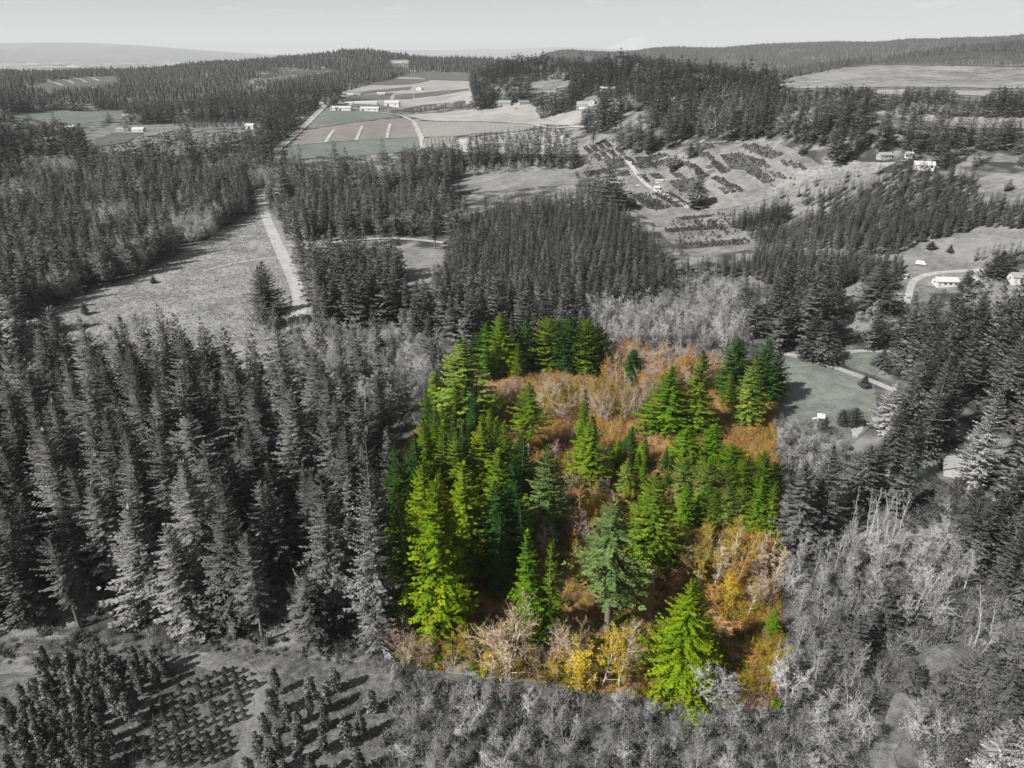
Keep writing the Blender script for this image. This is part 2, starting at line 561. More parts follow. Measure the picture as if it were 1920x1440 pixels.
# ------------------------------------------------------------------ tree generators
def fir_crown(seed, H=30.0, R=4.5, cb=0.08, whorls=38, nbr=8, npt=6, sl=1.0, sw=0.42, shape='cone', ragged=0.45, droop=0.10, lumpy=0.2):
    """Crown of separate branches, each a flat frond of needle sprays. Returns verts, quads, tone, normals."""
    r = np.random.default_rng(seed)
    B = []
    for i in range(whorls):
        t = min((i + r.uniform(0, 0.9)) / whorls, 0.99)
        z0 = (cb + (0.975 - cb) * t) * H
        if shape == 'cone':
            pr = (1 - t) ** 0.70 * min(1, 0.68 + 1.3 * t)
        elif shape == 'slim':
            pr = (1 - t) ** 0.66 * min(1, 0.6 + 1.6 * t)
        elif shape == 'broad':
            pr = (1 - t) ** 0.88
        elif shape == 'round':
            pr = math.sqrt(max(0, 1 - (1.75 * (t - 0.42)) ** 2)) if t > 0.42 else 0.75 + 0.25 * t / 0.42
            pr = max(pr, 0.12) * (1 - 0.3 * t)
        else:
            pr = (1 - t) ** 0.62 * min(1, 0.35 + 1.9 * t)
        wh = r.normal(1.0, 0.13)
        k = max(4, int(nbr * (0.5 + 0.5 * pr) + r.uniform(0, 1)))
        a0 = r.uniform(0, 6.28)
        for b_ in range(k):
            az = a0 + 6.283 * b_ / k + r.normal(0, 0.25)
            lump = 1 + lumpy * math.sin(2 * az + seed + 3 * t) + 0.7 * lumpy * math.sin(3 * az + 2.7 * seed + t * 7)
            L = max(0.5, R * pr * lump * wh * (1.12 - ragged * r.uniform(0, 1) ** 1.4))
            e0 = -0.20 - droop + 1.0 * t ** 1.5 + r.normal(0, 0.12)
            B.append((z0 + r.normal(0, 0.2), az, L, e0, t))
    B = np.array(B)
    nb = len(B)
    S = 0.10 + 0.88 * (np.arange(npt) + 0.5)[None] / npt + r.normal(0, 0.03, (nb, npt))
    S = np.clip(S, 0.05, 1.0)
    z0, az, L, e0, tt_ = (B[:, i][:, None] for i in range(5))
    sag = r.uniform(0.12, 0.34, (nb, 1))
    px = L * S
    dz = L * (e0 * S - sag * S * (1 - S) + 0.20 * S * S)
    slope = e0 - sag * (1 - 2 * S) + 0.40 * S
    base = np.stack([px * np.cos(az), px * np.sin(az), z0 + dz], -1)
    bn = np.concatenate([np.cos(az), np.sin(az), 0.45 + 0.2 * tt_], 1) + r.normal(0, 0.30, (nb, 3))
    bt = r.normal(0, 0.13, (nb, 1))
    out_v, out_t, out_n = [], [], []
    for side in (-1, 1, 0):
        sel = np.s_[:, -1:] if side == 0 else np.s_[:, :]
        b3, S_, sl_ = base[sel], S[sel], slope[sel]
        shp = b3.shape[:2]
        ph = r.normal(0, 0.12, shp) if side == 0 else side * r.uniform(0.5, 0.95, shp)
        c_, s_ = np.cos(az + ph), np.sin(az + ph)
        Lf = np.clip(0.25 + 0.85 * L / R, 0.3, 1.05)
        fan = 1.25 - 0.85 * np.abs(S_ - 0.45)
        ln = sl * Lf * fan * r.uniform(0.75, 1.25, shp)
        up = sl_ * np.abs(np.cos(ph)) + r.normal(-0.06, 0.10, shp)
        d = np.stack([c_, s_, up], -1)
        d /= np.linalg.norm(d, axis=-1, keepdims=True)
        roll = r.normal(0, 0.35, shp)
        nh = np.stack([-s_ * np.cos(roll), c_ * np.cos(roll), np.sin(roll)], -1)
        w = (sw * Lf * r.uniform(0.75, 1.25, shp))[..., None]
        l3 = ln[..., None]
        tip = b3 + d * l3
        tip[..., 2] -= 0.12 * ln
        mid = b3 + d * l3 * 0.45
        out_v.append(np.stack([b3, mid + nh * w * 0.5, tip, mid - nh * w * 0.5], -2).reshape(-1, 4, 3))
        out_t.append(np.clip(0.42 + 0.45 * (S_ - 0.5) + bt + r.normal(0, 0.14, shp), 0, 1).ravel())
        out_n.append((bn[:, None] + r.normal(0, 0.14, shp + (3,))).reshape(-1, 3))
    ld = []
    for k in range(4):
        a = r.uniform(0, 6.28)
        z = H * (0.945 + 0.01 * k)
        d = np.array([0.28 * math.cos(a), 0.28 * math.sin(a), 1.0])
        n_ = np.array([-math.sin(a), math.cos(a), 0])
        b0 = np.array([0, 0, z])
        l_ = (H - z) + 0.2
        ld.append([b0, b0 + d * l_ * 0.4 + n_ * 0.2, b0 + d * l_, b0 + d * l_ * 0.4 - n_ * 0.2])
    out_v.append(np.array(ld)); out_t.append(np.full(4, 0.7)); out_n.append(np.tile([-0.3, -0.3, 0.9], (4, 1)))
    V, T, Nn = np.concatenate(out_v), np.concatenate(out_t), np.concatenate(out_n)
    Nn /= np.linalg.norm(Nn, axis=1, keepdims=True) + 1e-9
    m = len(V)
    return V.reshape(-1, 3), np.arange(m * 4).reshape(m, 4), T, Nn


def crown_normals(v, f, up=0.45, seed=0, jitter=0.28):
    """Outward facing normals for the sprays of a crown."""
    c = v[f].mean(1)
    r_ = np.hypot(c[:, 0], c[:, 1])
    rad = np.stack([c[:, 0], c[:, 1], np.full(len(c), 0.0)], 1) / (r_[:, None] + 0.3)
    rad[:, 2] = up
    rad += np.random.default_rng(seed).normal(0, jitter, rad.shape)
    return rad / np.linalg.norm(rad, axis=1, keepdims=True)


def trunk_mesh(name, seed, H=30.0, r0=0.42, top=0.95, sides=7, stubs=0, cb=0.0, lean=0.25):
    r = np.random.default_rng(seed)
    k = 8
    Pn = [np.array([lean * math.sin(2.2 * i / k + seed) * i / k, lean * math.cos(1.7 * i / k + seed) * i / k, -0.8 + (H * top + 0.8) * i / k]) for i in range(k + 1)]
    Pn[0][:2] = 0
    Rn = [r0 * (1.15 if i == 0 else (1 - 0.93 * i / k)) for i in range(k + 1)]
    parts = [tube(Pn, Rn, sides)]
    for i in range(stubs):
        z = H * r.uniform(0.06, max(0.1, cb * 1.15))
        a = r.uniform(0, 6.28)
        l = r.uniform(0.8, 2.6)
        p0 = np.array([0, 0, z])
        p1 = p0 + l * np.array([math.cos(a), math.sin(a), r.uniform(-0.35, 0.1)])
        parts.append(tube([p0, p1], [0.05, 0.012], 3))
    V, Fc = join(*parts)
    return mesh_from(name, np.array(V), [list(f) for f in Fc], smooth=True)


def far_fir(seed, H=24.0, R=3.6, rings=5, seg=7, gap=0.4):
    """Far conifer: overlapping jagged skirts with ragged hems."""
    r = np.random.default_rng(seed)
    V, Fc, T = [], [], []
    for i in range(rings):
        t0 = i / rings
        zb = H * (0.05 + 0.92 * t0) - 0.3
        zt = min(H, zb + H / rings * 1.9)
        rad = R * (1 - t0) ** 0.85 * (0.75 if i == 0 else 1)
        o = len(V)
        ph = r.uniform(0, 6.28)
        V.append((r.normal(0, 0.1), r.normal(0, 0.1), zt))
        for k in range(seg * 2):
            a = ph + math.pi * k / seg + r.normal(0, 0.12)
            q = rad * (r.uniform(0.9, 1.2) if k % 2 == 0 else r.uniform(gap, gap + 0.25))
            V.append((q * math.cos(a), q * math.sin(a), zb + (r.normal(-0.3, 0.5) if k % 2 == 0 else r.uniform(0.5, 1.6) * H / 24)))
        for k in range(seg * 2):
            Fc.append((o, o + 1 + k, o + 1 + (k + 1) % (seg * 2)))
            T.append(np.clip(r.normal(0.5, 0.22), 0, 1))
    return np.array(V), np.array(Fc), np.array(T)


def dome_normals(v, f, zc, seed=0, jitter=0.45):
    c = v[f].mean(1) - np.array([0, 0, zc])
    c /= np.linalg.norm(c, axis=1, keepdims=True) + 1e-6
    c[:, 2] += 0.65
    c += np.random.default_rng(seed).normal(0, jitter, c.shape)
    return c / np.linalg.norm(c, axis=1, keepdims=True)


class Bare:
    """Leafless broadleaf tree: tapering limbs plus a haze of fine twigs."""

    def __init__(self, seed, H=14.0, spread=0.42, stems=1, nlimb=15, twig=0.075, first=0.22, upright=0.5, sub=7, tw=7, r0=None):
        self.r = np.random.default_rng(seed)
        r = self.r
        self.limb, self.tw = [], []
        self.first = first
        r0 = r0 or 0.012 * H + 0.03
        self.wood = []
        for s_ in range(stems):
            a = r.uniform(0, 6.28)
            tilt = 0.0 if stems == 1 else r.uniform(0.12, 0.32)
            h = H * (1 if s_ == 0 else r.uniform(0.75, 0.98))
            rr = r0 if stems == 1 else r0 * 0.65
            k = 9
            p = np.array([0.25 * math.cos(a), 0.25 * math.sin(a), -0.4]) if stems > 1 else np.array([0, 0, -0.4])
            d = np.array([tilt * math.cos(a), tilt * math.sin(a), 1.0])
            pts = [p.copy()]
            for i in range(k):
                d = d + np.array([r.normal(0, 0.06), r.normal(0, 0.06), 0.03])
                d /= np.linalg.norm(d)
                p = p + d * h / k
                pts.append(p.copy())
            Rn = [rr * (1 - 0.94 * (i / k) ** 0.85) for i in range(k + 1)]
            self.wood.append((pts, Rn, 6))
            nl = max(4, int(nlimb / math.sqrt(stems)))
            for i in range(nl):
                t = first + (0.97 - first) * (i + r.uniform(0, 1)) / nl
                f = t * k
                j = min(int(f), k - 1)
                q = pts[j] * (1 - (f - j)) + pts[j + 1] * (f - j)
                rad = Rn[j] * 0.55
                az = r.uniform(0, 6.28) if stems == 1 else a + r.normal(0, 1.2)
                L = H * spread * (1.15 - 0.75 * t) * r.uniform(0.65, 1.2)
                up = upright + 0.5 * t + r.normal(0, 0.15)
                self.branch(q, np.array([math.cos(az), math.sin(az), up]), L, rad, sub, tw, twig)

    def branch(self, q, d, L, rad, sub, ntw, twig):
        r = self.r
        d = d / np.linalg.norm(d)
        k = 4
        pts = [q]
        p = q
        for i in range(k):
            d = d + r.normal(0, 0.16, 3) + np.array([0, 0, 0.07])
            d /= np.linalg.norm(d)
            p = p + d * L / k
            pts.append(p)
        self.limb.append((pts, [max(0.012, rad * (1 - 0.85 * i / k)) for i in range(k + 1)]))
        pts = np.array(pts)
        for i in range(sub):
            f = (0.18 + 0.82 * (i + r.uniform(0, 1)) / sub) * k
            j = min(int(f), k - 1)
            s0 = pts[j] * (1 - (f - j)) + pts[j + 1] * (f - j)
            dd_ = d * 0.6 + r.normal(0, 0.55, 3) + np.array([0, 0, 0.35])
            dd_ /= np.linalg.norm(dd_)
            l2 = L * r.uniform(0.25, 0.5)
            self.tw.append((s0, s0 + dd_ * l2, max(0.03, twig * 1.1)))
            for m in range(ntw):
                s1 = s0 + dd_ * l2 * r.uniform(0.25, 1.0)
                d3 = dd_ * 0.7 + r.normal(0, 0.6, 3) + np.array([0, 0, 0.25])
                d3 /= np.linalg.norm(d3)
                self.tw.append((s1, s1 + d3 * l2 * r.uniform(0.35, 0.8), twig * 0.75))

    def meshes(self, name, buds=0, bud=0.065):
        r = self.r
        V, Fc = join(*[tube(p, R, s) for p, R, s in self.wood], *[tube(p, R, 3) for p, R in self.limb])
        wood = mesh_from(name + '_wood', np.array(V), [list(f) for f in Fc])
        T = self.tw
        a = np.array([t[0] for t in T]); b = np.array([t[1] for t in T]); w = np.array([t[2] for t in T])
        d = b - a
        rnd = r.normal(0, 1, d.shape)
        n_ = np.cross(d, rnd)
        n_ /= np.linalg.norm(n_, axis=1, keepdims=True) + 1e-9
        tri = np.stack([a - n_ * w[:, None] * 0.5, a + n_ * w[:, None] * 0.5, b], 1).reshape(-1, 3)
        tone = np.clip(r.normal(0.5, 0.22, len(T)), 0, 1)
        if buds:
            k = r.integers(0, len(T), buds)
            c = a[k] + d[k] * r.uniform(0.3, 1.05, (buds, 1))
            e1 = r.normal(0, bud, (buds, 3)); e2 = r.normal(0, bud, (buds, 3))
            t2 = np.stack([c - e1 * 0.6, c + e1 * 0.6, c + e2], 1).reshape(-1, 3)
            tri = np.concatenate([tri, t2])
            tone = np.concatenate([tone, np.clip(r.normal(0.7, 0.2, buds), 0, 1)])
        fi = np.arange(len(tri)).reshape(-1, 3)
        tw = mesh_from(name + '_twigs', tri, fi, tone, nrm=dome_normals(tri, fi, 0.45 * tri[:, 2].max(), 3))
        return wood, tw


def bush_mesh(name, seed, R=1.6, H=2.0, nst=34, w=0.06, per=5, leaf=0.0):
    """Low thicket shrub: arching stems with side twigs."""
    r = np.random.default_rng(seed)
    V = []
    for i in range(nst):
        a, tl = r.uniform(0, 6.28), abs(r.normal(0, 0.55))
        p = np.array([r.normal(0, R * 0.3), r.normal(0, R * 0.3), -0.1])
        d = np.array([math.sin(tl) * math.cos(a), math.sin(tl) * math.sin(a), math.cos(tl)])
        l = H * r.uniform(0.6, 1.15)
        e = p + d * l
        n_ = np.cross(d, r.normal(0, 1, 3)); n_ /= np.linalg.norm(n_) + 1e-9
        V += [p - n_ * w * 0.5, p + n_ * w * 0.5, e]
        for k in range(per):
            s = p + d * l * r.uniform(0.3, 0.95)
            q = d * 0.5 + r.normal(0, 0.6, 3) + np.array([0, 0, 0.2])
            q /= np.linalg.norm(q)
            n_ = np.cross(q, r.normal(0, 1, 3)); n_ /= np.linalg.norm(n_) + 1e-9
            ww = w * (0.8 if not leaf else leaf)
            V += [s - n_ * ww * 0.5, s + n_ * ww * 0.5, s + q * l * r.uniform(0.25, 0.5) * (1 if not leaf else 0.6)]
    V = np.array(V)
    m = len(V) // 3
    fi = np.arange(m * 3).reshape(m, 3)
    return mesh_from(name, V, fi, np.clip(r.normal(0.5, 0.24, m), 0, 1), nrm=dome_normals(V, fi, 0.2, seed))


# foliage colours: greys as the photograph prints them, greens and golds inside the parcel
GREY = foliage('needles_grey', [g(0.12), g(0.18), g(0.225), g(0.14), g(0.20)])
GREY_DARK = foliage('needles_dark_grey', [g(0.10), g(0.13), g(0.155)])
GREY_PALE = foliage('needles_silver', [g(0.36), g(0.42)], lo=0.6, hi=1.4)
GREY_MID = foliage('needles_mid_grey', [g(0.19), g(0.22), g(0.25)])
GREEN_LIME = foliage('needles_lime', [(0.205, 0.258, 0.007), (0.245, 0.285, 0.010)], deep=(0.32, 0.62, 1.3))
GREEN_LEAF = foliage('needles_leaf_green', [(0.135, 0.195, 0.010), (0.18, 0.225, 0.014)], deep=(0.32, 0.62, 1.3))
GREEN_DARK = foliage('needles_dark_green', [(0.042, 0.095, 0.014), (0.06, 0.11, 0.013)], deep=(0.32, 0.62, 1.3))
GREEN_OLIVE = foliage('needles_olive_green', [(0.21, 0.245, 0.028), (0.24, 0.265, 0.035)], deep=(0.32, 0.62, 1.3))
GREEN_BLUE = foliage('needles_blue_green', [(0.13, 0.185, 0.055), (0.15, 0.20, 0.06)], deep=(0.5, 0.65, 0.7))
GREEN_VIVID = foliage('needles_vivid_green', [(0.11, 0.195, 0.007), (0.15, 0.215, 0.010)], deep=(0.32, 0.62, 1.3))
BARK_GREY = bark('bark_grey', g(0.10), g(0.22))
BARK_PALE = bark('bark_pale', g(0.26), g(0.46))
BARK_BROWN = bark('bark_brown', (0.13, 0.105, 0.085), (0.25, 0.21, 0.18))
BARK_CREAM = bark('bark_cream', (0.45, 0.40, 0.30), (0.66, 0.60, 0.47))
TWIG_GREY = foliage('twigs_grey', [g(0.26), g(0.38), g(0.31), g(0.45)], translucent=0.1)
TWIG_PALE = foliage('twigs_pale', [g(0.50), g(0.62)], translucent=0.1)
TWIG_GOLD = foliage('twigs_gold', [(0.54, 0.38, 0.03), (0.60, 0.45, 0.05)], translucent=0.2)
TWIG_ORANGE = foliage('twigs_orange', [(0.52, 0.27, 0.06), (0.56, 0.32, 0.09)])
TWIG_TAN = foliage('twigs_tan', [(0.58, 0.43, 0.29), (0.64, 0.51, 0.37)])
TWIG_PINK = foliage('twigs_pink', [(0.50, 0.35, 0.28), (0.55, 0.41, 0.34)])
TWIG_OLIVE = foliage('twigs_olive', [(0.42, 0.33, 0.05), (0.48, 0.37, 0.08)], translucent=0.2)
FOL = {'grey': GREY, 'dark': GREY_DARK, 'pale': GREY_PALE, 'mid': GREY_MID, 'lime': GREEN_LIME, 'leaf': GREEN_LEAF, 'dgreen': GREEN_DARK,
       'olive': GREEN_OLIVE, 'blue': GREEN_BLUE, 'vivid': GREEN_VIVID}
TWG = {'grey': TWIG_GREY, 'pale': TWIG_PALE, 'gold': TWIG_GOLD, 'orange': TWIG_ORANGE, 'tan': TWIG_TAN, 'pink': TWIG_PINK, 'olive': TWIG_OLIVE}

# fir kinds: (crown mesh, trunk mesh, reference height, reference radius)
H0 = 30.0
FIR = {}


def add_fir(kind, seed, R, cb, **kw):
    v, f, t, nn_ = fir_crown(seed, H0, R, cb, **kw)
    cr = mesh_from('crown_%s_%d' % (kind, seed), v, f, t, nrm=nn_)
    tr = trunk_mesh('trunk_%s_%d' % (kind, seed), seed, H0, 0.42, stubs=14 if cb > 0.15 else 0, cb=cb)
    FIR.setdefault(kind, []).append((cr, tr, H0, R))


for i in range(5):
    add_fir('full', 11 + i, 5.0, (0.05, 0.08, 0.12, 0.06, 0.10)[i], shape='cone', whorls=(44, 40, 38, 46, 42)[i], nbr=11, npt=11, sl=0.75, sw=0.32)
for i in range(3):
    add_fir('slim', 31 + i, 3.6, 0.06, shape='slim', whorls=42, nbr=9, npt=8, sl=0.68, sw=0.3, ragged=0.5)
for i in range(3):
    add_fir('ragged', 51 + i, 5.2, 0.28, shape='ragged', whorls=32, nbr=10, npt=14, ragged=0.65, sl=0.68, sw=0.27, droop=0.2, lumpy=0.28)
for i in range(2):
    add_fir('broad', 71 + i, 8.5, 0.03, shape='broad', whorls=46, nbr=16, npt=18, ragged=0.4, sl=0.72, sw=0.3, droop=0.12)
for i in range(3):
    add_fir('round', 91 + i, 6.2, 0.08, shape='round', whorls=32, nbr=13, npt=10, sl=0.82, sw=0.36, droop=-0.15, lumpy=0.24)
# lighter meshes for the middle distance and beyond
MIDR = (5.4, 4.6, 6.0, 4.2, 6.4)
MIDF = [fir_crown(131 + i, H0, MIDR[i], 0.05, shape=('cone', 'cone', 'cone', 'slim', 'ragged')[i], whorls=20, nbr=7, npt=3, sl=1.9, sw=0.95) for i in range(5)]
FARF = [fir_crown(151 + i, H0, (6.0, 5.0, 6.8, 5.6)[i], 0.03, shape=('cone', 'slim', 'cone', 'ragged')[i], whorls=10, nbr=6, npt=2, sl=3.2, sw=2.2, lumpy=0.25) for i in range(4)]
DOTF = [far_fir(171 + i, 30.0, (7.5, 6.4, 8.2)[i], rings=4, seg=5, gap=0.6) + (None,) for i in range(3)]


def proto_meshes(src, mat, pre):
    res = []
    for i, q in enumerate(src):
        v, f, t = q[:3]
        me = mesh_from('%s_%d' % (pre, i), v, f, t, nrm=q[3] if len(q) > 3 and q[3] is not None else crown_normals(v, f, seed=i))
        me.materials.append(mat)
        res.append(me)
    return res


BARE = {}


def add_bare(kind, seed, H, buds=0, **kw):
    b = Bare(seed, H, **kw)
    wo, tw = b.meshes('%s_%d' % (kind, seed), buds)
    BARE.setdefault(kind, []).append((wo, tw, H))


for i in range(3):
    add_bare('alder', 201 + i, 14.0, spread=0.24, nlimb=28, upright=0.55, sub=7, tw=9, twig=0.075, first=0.25)
for i in range(3):
    add_bare('maple', 221 + i, 12.0, spread=0.36, stems=4, nlimb=34, upright=0.5, sub=6, tw=8, twig=0.075, first=0.2)
for i in range(2):
    add_bare('budding', 241 + i, 11.0, buds=9000, spread=0.34, stems=2, nlimb=30, upright=0.45, sub=6, tw=8, twig=0.07, first=0.15)
for i in range(2):
    add_bare('aspen', 261 + i, 16.0, spread=0.11, nlimb=22, upright=0.9, sub=4, tw=5, twig=0.06, first=0.35, r0=0.17)
BUSH = [bush_mesh('bush_%d' % i, 301 + i, 1.7, 2.2) for i in range(4)]
LEAFY = [bush_mesh('leafy_bush_%d' % i, 311 + i, 1.4, 1.7, nst=40, per=8, leaf=4.0) for i in range(3)]


# ------------------------------------------------------------------ setting: ground sheet, fields, roads, hills
SOIL = ground_mat('forest_floor', [g(0.035), g(0.07), g(0.12)], (0.03, 0.25, 1.6))
gi_, gj_ = np.meshgrid(np.arange(NW - 1), np.arange(NT - 1), indexing='ij')
q0 = gi_ * NT + gj_
quads = np.stack([q0, q0 + 1, q0 + NT + 1, q0 + NT], -1).reshape(-1, 4)
gv = np.stack([xx, yy, GZ], -1).reshape(-1, 3)


def far_ground_mat():
    """Forest floor near by; beyond the hills the valley plain of pale fields, woods and towns."""
    m, nt, ns, ln, out = new_mat('ground_cover')
    geo = N(nt, 'ShaderNodeNewGeometry')

    def noise(scale, vec=None, detail=4):
        no = N(nt, 'ShaderNodeTexNoise')
        no.inputs['Scale'].default_value = scale
        no.inputs['Detail'].default_value = detail
        ln.new(vec or geo.outputs['Position'], no.inputs['Vector'])
        return no.outputs['Fac']

    def ramp(fac, cols, lo=0.36, hi=0.64):
        rp = N(nt, 'ShaderNodeValToRGB')
        el = rp.color_ramp.elements
        while len(el) < len(cols):
            el.new(0.5)
        for i, c in enumerate(cols):
            el[i].position = lo + (hi - lo) * i / (len(cols) - 1)
            el[i].color = c4(c)
        ln.new(fac, rp.inputs[0])
        return rp.outputs[0]
    near = ramp(noise(0.06, detail=14), [g(0.045), g(0.10), g(0.20)], 0.40, 0.60)
    # valley patchwork
    vo = N(nt, 'ShaderNodeTexVoronoi')
    vo.inputs['Scale'].default_value = 0.0016
    ln.new(geo.outputs['Position'], vo.inputs['Vector'])
    cell = ramp(vo.outputs['Color'], [g(0.05), g(0.16), g(0.10), g(0.24)], 0.2, 0.8)
    vo2 = N(nt, 'ShaderNodeTexVoronoi')
    vo2.inputs['Scale'].default_value = 0.006
    ln.new(geo.outputs['Position'], vo2.inputs['Vector'])
    bl = N(nt, 'ShaderNodeMapRange')
    bl.inputs[1].default_value, bl.inputs[2].default_value = 0.84, 0.86
    sep = N(nt, 'ShaderNodeSeparateColor')
    ln.new(vo2.outputs['Color'], sep.inputs[0])
    ln.new(sep.outputs[0], bl.inputs[0])
    wood = N(nt, 'ShaderNodeMapRange')
    wood.inputs[1].default_value, wood.inputs[2].default_value = 0.46, 0.52
    ln.new(noise(0.0011), wood.inputs[0])
    m1 = N(nt, 'ShaderNodeMixRGB')
    ln.new(wood.outputs[0], m1.inputs[0]); ln.new(cell, m1.inputs[1]); m1.inputs[2].default_value = c4(g(0.05))
    m2 = N(nt, 'ShaderNodeMixRGB')
    ln.new(bl.outputs[0], m2.inputs[0]); ln.new(m1.outputs[0], m2.inputs[1]); m2.inputs[2].default_value = c4(g(0.5))
    # altitude decides: the plain lies low
    sx = N(nt, 'ShaderNodeSeparateXYZ')
    ln.new(geo.outputs['Position'], sx.inputs[0])
    mr = N(nt, 'ShaderNodeMapRange')
    mr.inputs[1].default_value, mr.inputs[2].default_value = -75, -60
    mr.inputs[3].default_value, mr.inputs[4].default_value = 1, 0
    ln.new(sx.outputs[2], mr.inputs[0])
    m3 = N(nt, 'ShaderNodeMixRGB')
    ln.new(mr.outputs[0], m3.inputs[0]); ln.new(near, m3.inputs[1]); ln.new(m2.outputs[0], m3.inputs[2])
    b = N(nt, 'ShaderNodeBsdfDiffuse')
    ln.new(m3.outputs[0], b.inputs[0])
    ln.new(b.outputs[0], out.inputs[0])
    return m


ground = obj('ground', mesh_from('ground', gv, quads, smooth=True), far_ground_mat())
tag(ground, 'ground of woods and valley plain reaching the horizon', kind='structure')

SHEETS = 0


def sheet_world(name, poly, mat, lift=0.12, step=None, parent=None):
    """Flat sheet draped on the terrain inside a world polygon."""
    global SHEETS
    SHEETS += 1
    poly = np.asarray(poly, float)
    bm = bmesh.new()
    vs = [bm.verts.new((p[0], p[1], 0)) for p in poly]
    bm.faces.new(vs)
    lo, hi = poly.min(0), poly.max(0)
    size = max(hi - lo)
    st = step or max(4.0, size / 40)
    bmesh.ops.triangulate(bm, faces=bm.faces[:])
    for ax in (0, 1):
        k = int((hi[ax] - lo[ax]) / st)
        for i in range(1, k + 1):
            co = [0, 0, 0]; no = [0, 0, 0]
            co[ax] = lo[ax] + i * (hi[ax] - lo[ax]) / (k + 1); no[ax] = 1
            bmesh.ops.bisect_plane(bm, geom=bm.verts[:] + bm.edges[:] + bm.faces[:], plane_co=co, plane_no=no)
    for v in bm.verts:
        v.co.z = float(ground_z(v.co.x, v.co.y)) + lift * (1 + math.hypot(v.co.x, v.co.y) / 600.0)
    bmesh.ops.recalc_face_normals(bm, faces=bm.faces[:])
    me = bpy.data.meshes.new(name)
    bm.to_mesh(me)
    bm.free()
    if len(me.polygons) and sum(p.normal.z for p in me.polygons) < 0:
        me.flip_normals()
    o = obj(name, me, mat, parent)
    if parent is None:
        tag(o, kind='structure')
    return o


def to_world(poly_px, wob=0.0, sub=4):
    P = []
    k = len(poly_px)
    for i in range(k):
        a, b = poly_px[i], poly_px[(i + 1) % k]
        for s in range(sub):
            t = s / sub
            P.append((a[0] + (b[0] - a[0]) * t, a[1] + (b[1] - a[1]) * t))
    P = np.array(P)
    W = at(P[:, 0], P[:, 1])[:, :2]
    if wob:
        d = np.hypot(W[:, 0], W[:, 1])
        W = W + RNG.normal(0, wob, W.shape) * (d / 1000)[:, None]
    return W


OPEN = []     # pixel areas that no scattered tree may hide


def field(name, poly_px, mat, lift=0.12, keep=True, label=None, wob=1.0, pieces=None):
    if keep:
        OPEN.append(np.asarray(poly_px, float))
    o = sheet_world(name, to_world(poly_px, wob), mat, lift)
    if label:
        o['label'] = label
    return o


def ribbon(name, px_pts, width, mat, lift=0.2, label=None, keep=True, rough=0.0):
    """Road or path: a strip of constant width along ground points seen at pixels."""
    px_pts = np.asarray(px_pts, float)
    W = at(px_pts[:, 0], px_pts[:, 1])[:, :2]
    # smooth resample
    t = np.concatenate([[0], np.cumsum(np.hypot(*np.diff(W, axis=0).T))])
    k = max(8, int(t[-1] / 3.0))
    s = np.linspace(0, t[-1], k)
    C = np.stack([np.interp(s, t, W[:, 0]), np.interp(s, t, W[:, 1])], 1)
    for _ in range(12):
        C[1:-1] = (C[:-2] + 2 * C[1:-1] + C[2:]) / 4
    d = np.gradient(C, axis=0)
    d /= np.linalg.norm(d, axis=1, keepdims=True) + 1e-9
    nrm = np.stack([-d[:, 1], d[:, 0]], 1)
    cols = np.array([-0.5, -0.25, 0, 0.25, 0.5]) * width
    wv = 1 + rough * RNG.normal(0, 1, (k, 5)) * np.array([1, 0.3, 0, 0.3, 1])
    V = (C[:, None] + nrm[:, None] * (cols[None] * wv)[..., None]).reshape(-1, 2)
    Z = ground_z(V[:, 0], V[:, 1]) + lift * (1 + np.hypot(V[:, 0], V[:, 1]) / 600.0)
    nc = len(cols)
    ii, jj = np.meshgrid(np.arange(k - 1), np.arange(nc - 1), indexing='ij')
    q = ii * nc + jj
    Q = np.stack([q, q + nc, q + nc + 1, q + 1], -1).reshape(-1, 4)
    me = mesh_from(name, np.column_stack([V, Z]), Q)
    me.update()
    if sum(p.normal.z for p in me.polygons) < 0:
        me.flip_normals()
    o = obj(name, me, mat)
    tag(o, label, kind='structure')
    if keep:
        L = C + nrm * width * 0.5; R_ = C - nrm * width * 0.5
        pl = np.concatenate([L[::3], R_[::-3]])
        x, y, _ = project(pl[:, 0], pl[:, 1], ground_z(pl[:, 0], pl[:, 1]))
        OPEN.append(np.column_stack([x, y]))
    return C, nrm, o


G_CUT = ground_mat('cut_grass', [g(0.10), g(0.18), g(0.27)], (0.05, 0.3, 1.2), (0.3, 0.35, 0.35))
G_MEADOW = ground_mat('meadow', [(0.10, 0.112, 0.097), (0.14, 0.152, 0.133), (0.185, 0.197, 0.178)], (0.03, 0.2, 1.0))
G_LAWN = ground_mat('lawn', [g(0.10), g(0.16), g(0.215)], (0.03, 0.2, 1.0))
G_GREEN = ground_mat('field_green', [(0.105, 0.12, 0.105), (0.125, 0.14, 0.125), (0.15, 0.165, 0.15)], (0.008, 0.05, 0.3))
G_PLOUGH = ground_mat('ploughed', [(0.15, 0.137, 0.132), (0.19, 0.172, 0.168), (0.225, 0.207, 0.2)], (0.012, 0.06, 0.5), rows=(75, 6.0, (0.17, 0.15, 0.145), 0.5))
G_TAN = ground_mat('dry_field', [(0.20, 0.19, 0.18), (0.25, 0.24, 0.225), (0.30, 0.29, 0.275)], (0.008, 0.05, 0.3))
G_VINE = ground_mat('vine_rows', [(0.215, 0.205, 0.19), (0.265, 0.255, 0.24)], (0.01, 0.06, 0.4), rows=(28, 6.5, (0.15, 0.142, 0.135), 0.42))
G_VINE2 = ground_mat('vine_rows_dense', [(0.19, 0.18, 0.172), (0.235, 0.225, 0.215)], (0.01, 0.06, 0.4), rows=(-6, 5.0, (0.12, 0.112, 0.106), 0.5))
G_ORCH = ground_mat('dark_nursery_rows', [g(0.09), g(0.13), g(0.17)], (0.02, 0.1, 0.6), rows=(60, 7.0, g(0.06), 0.5))
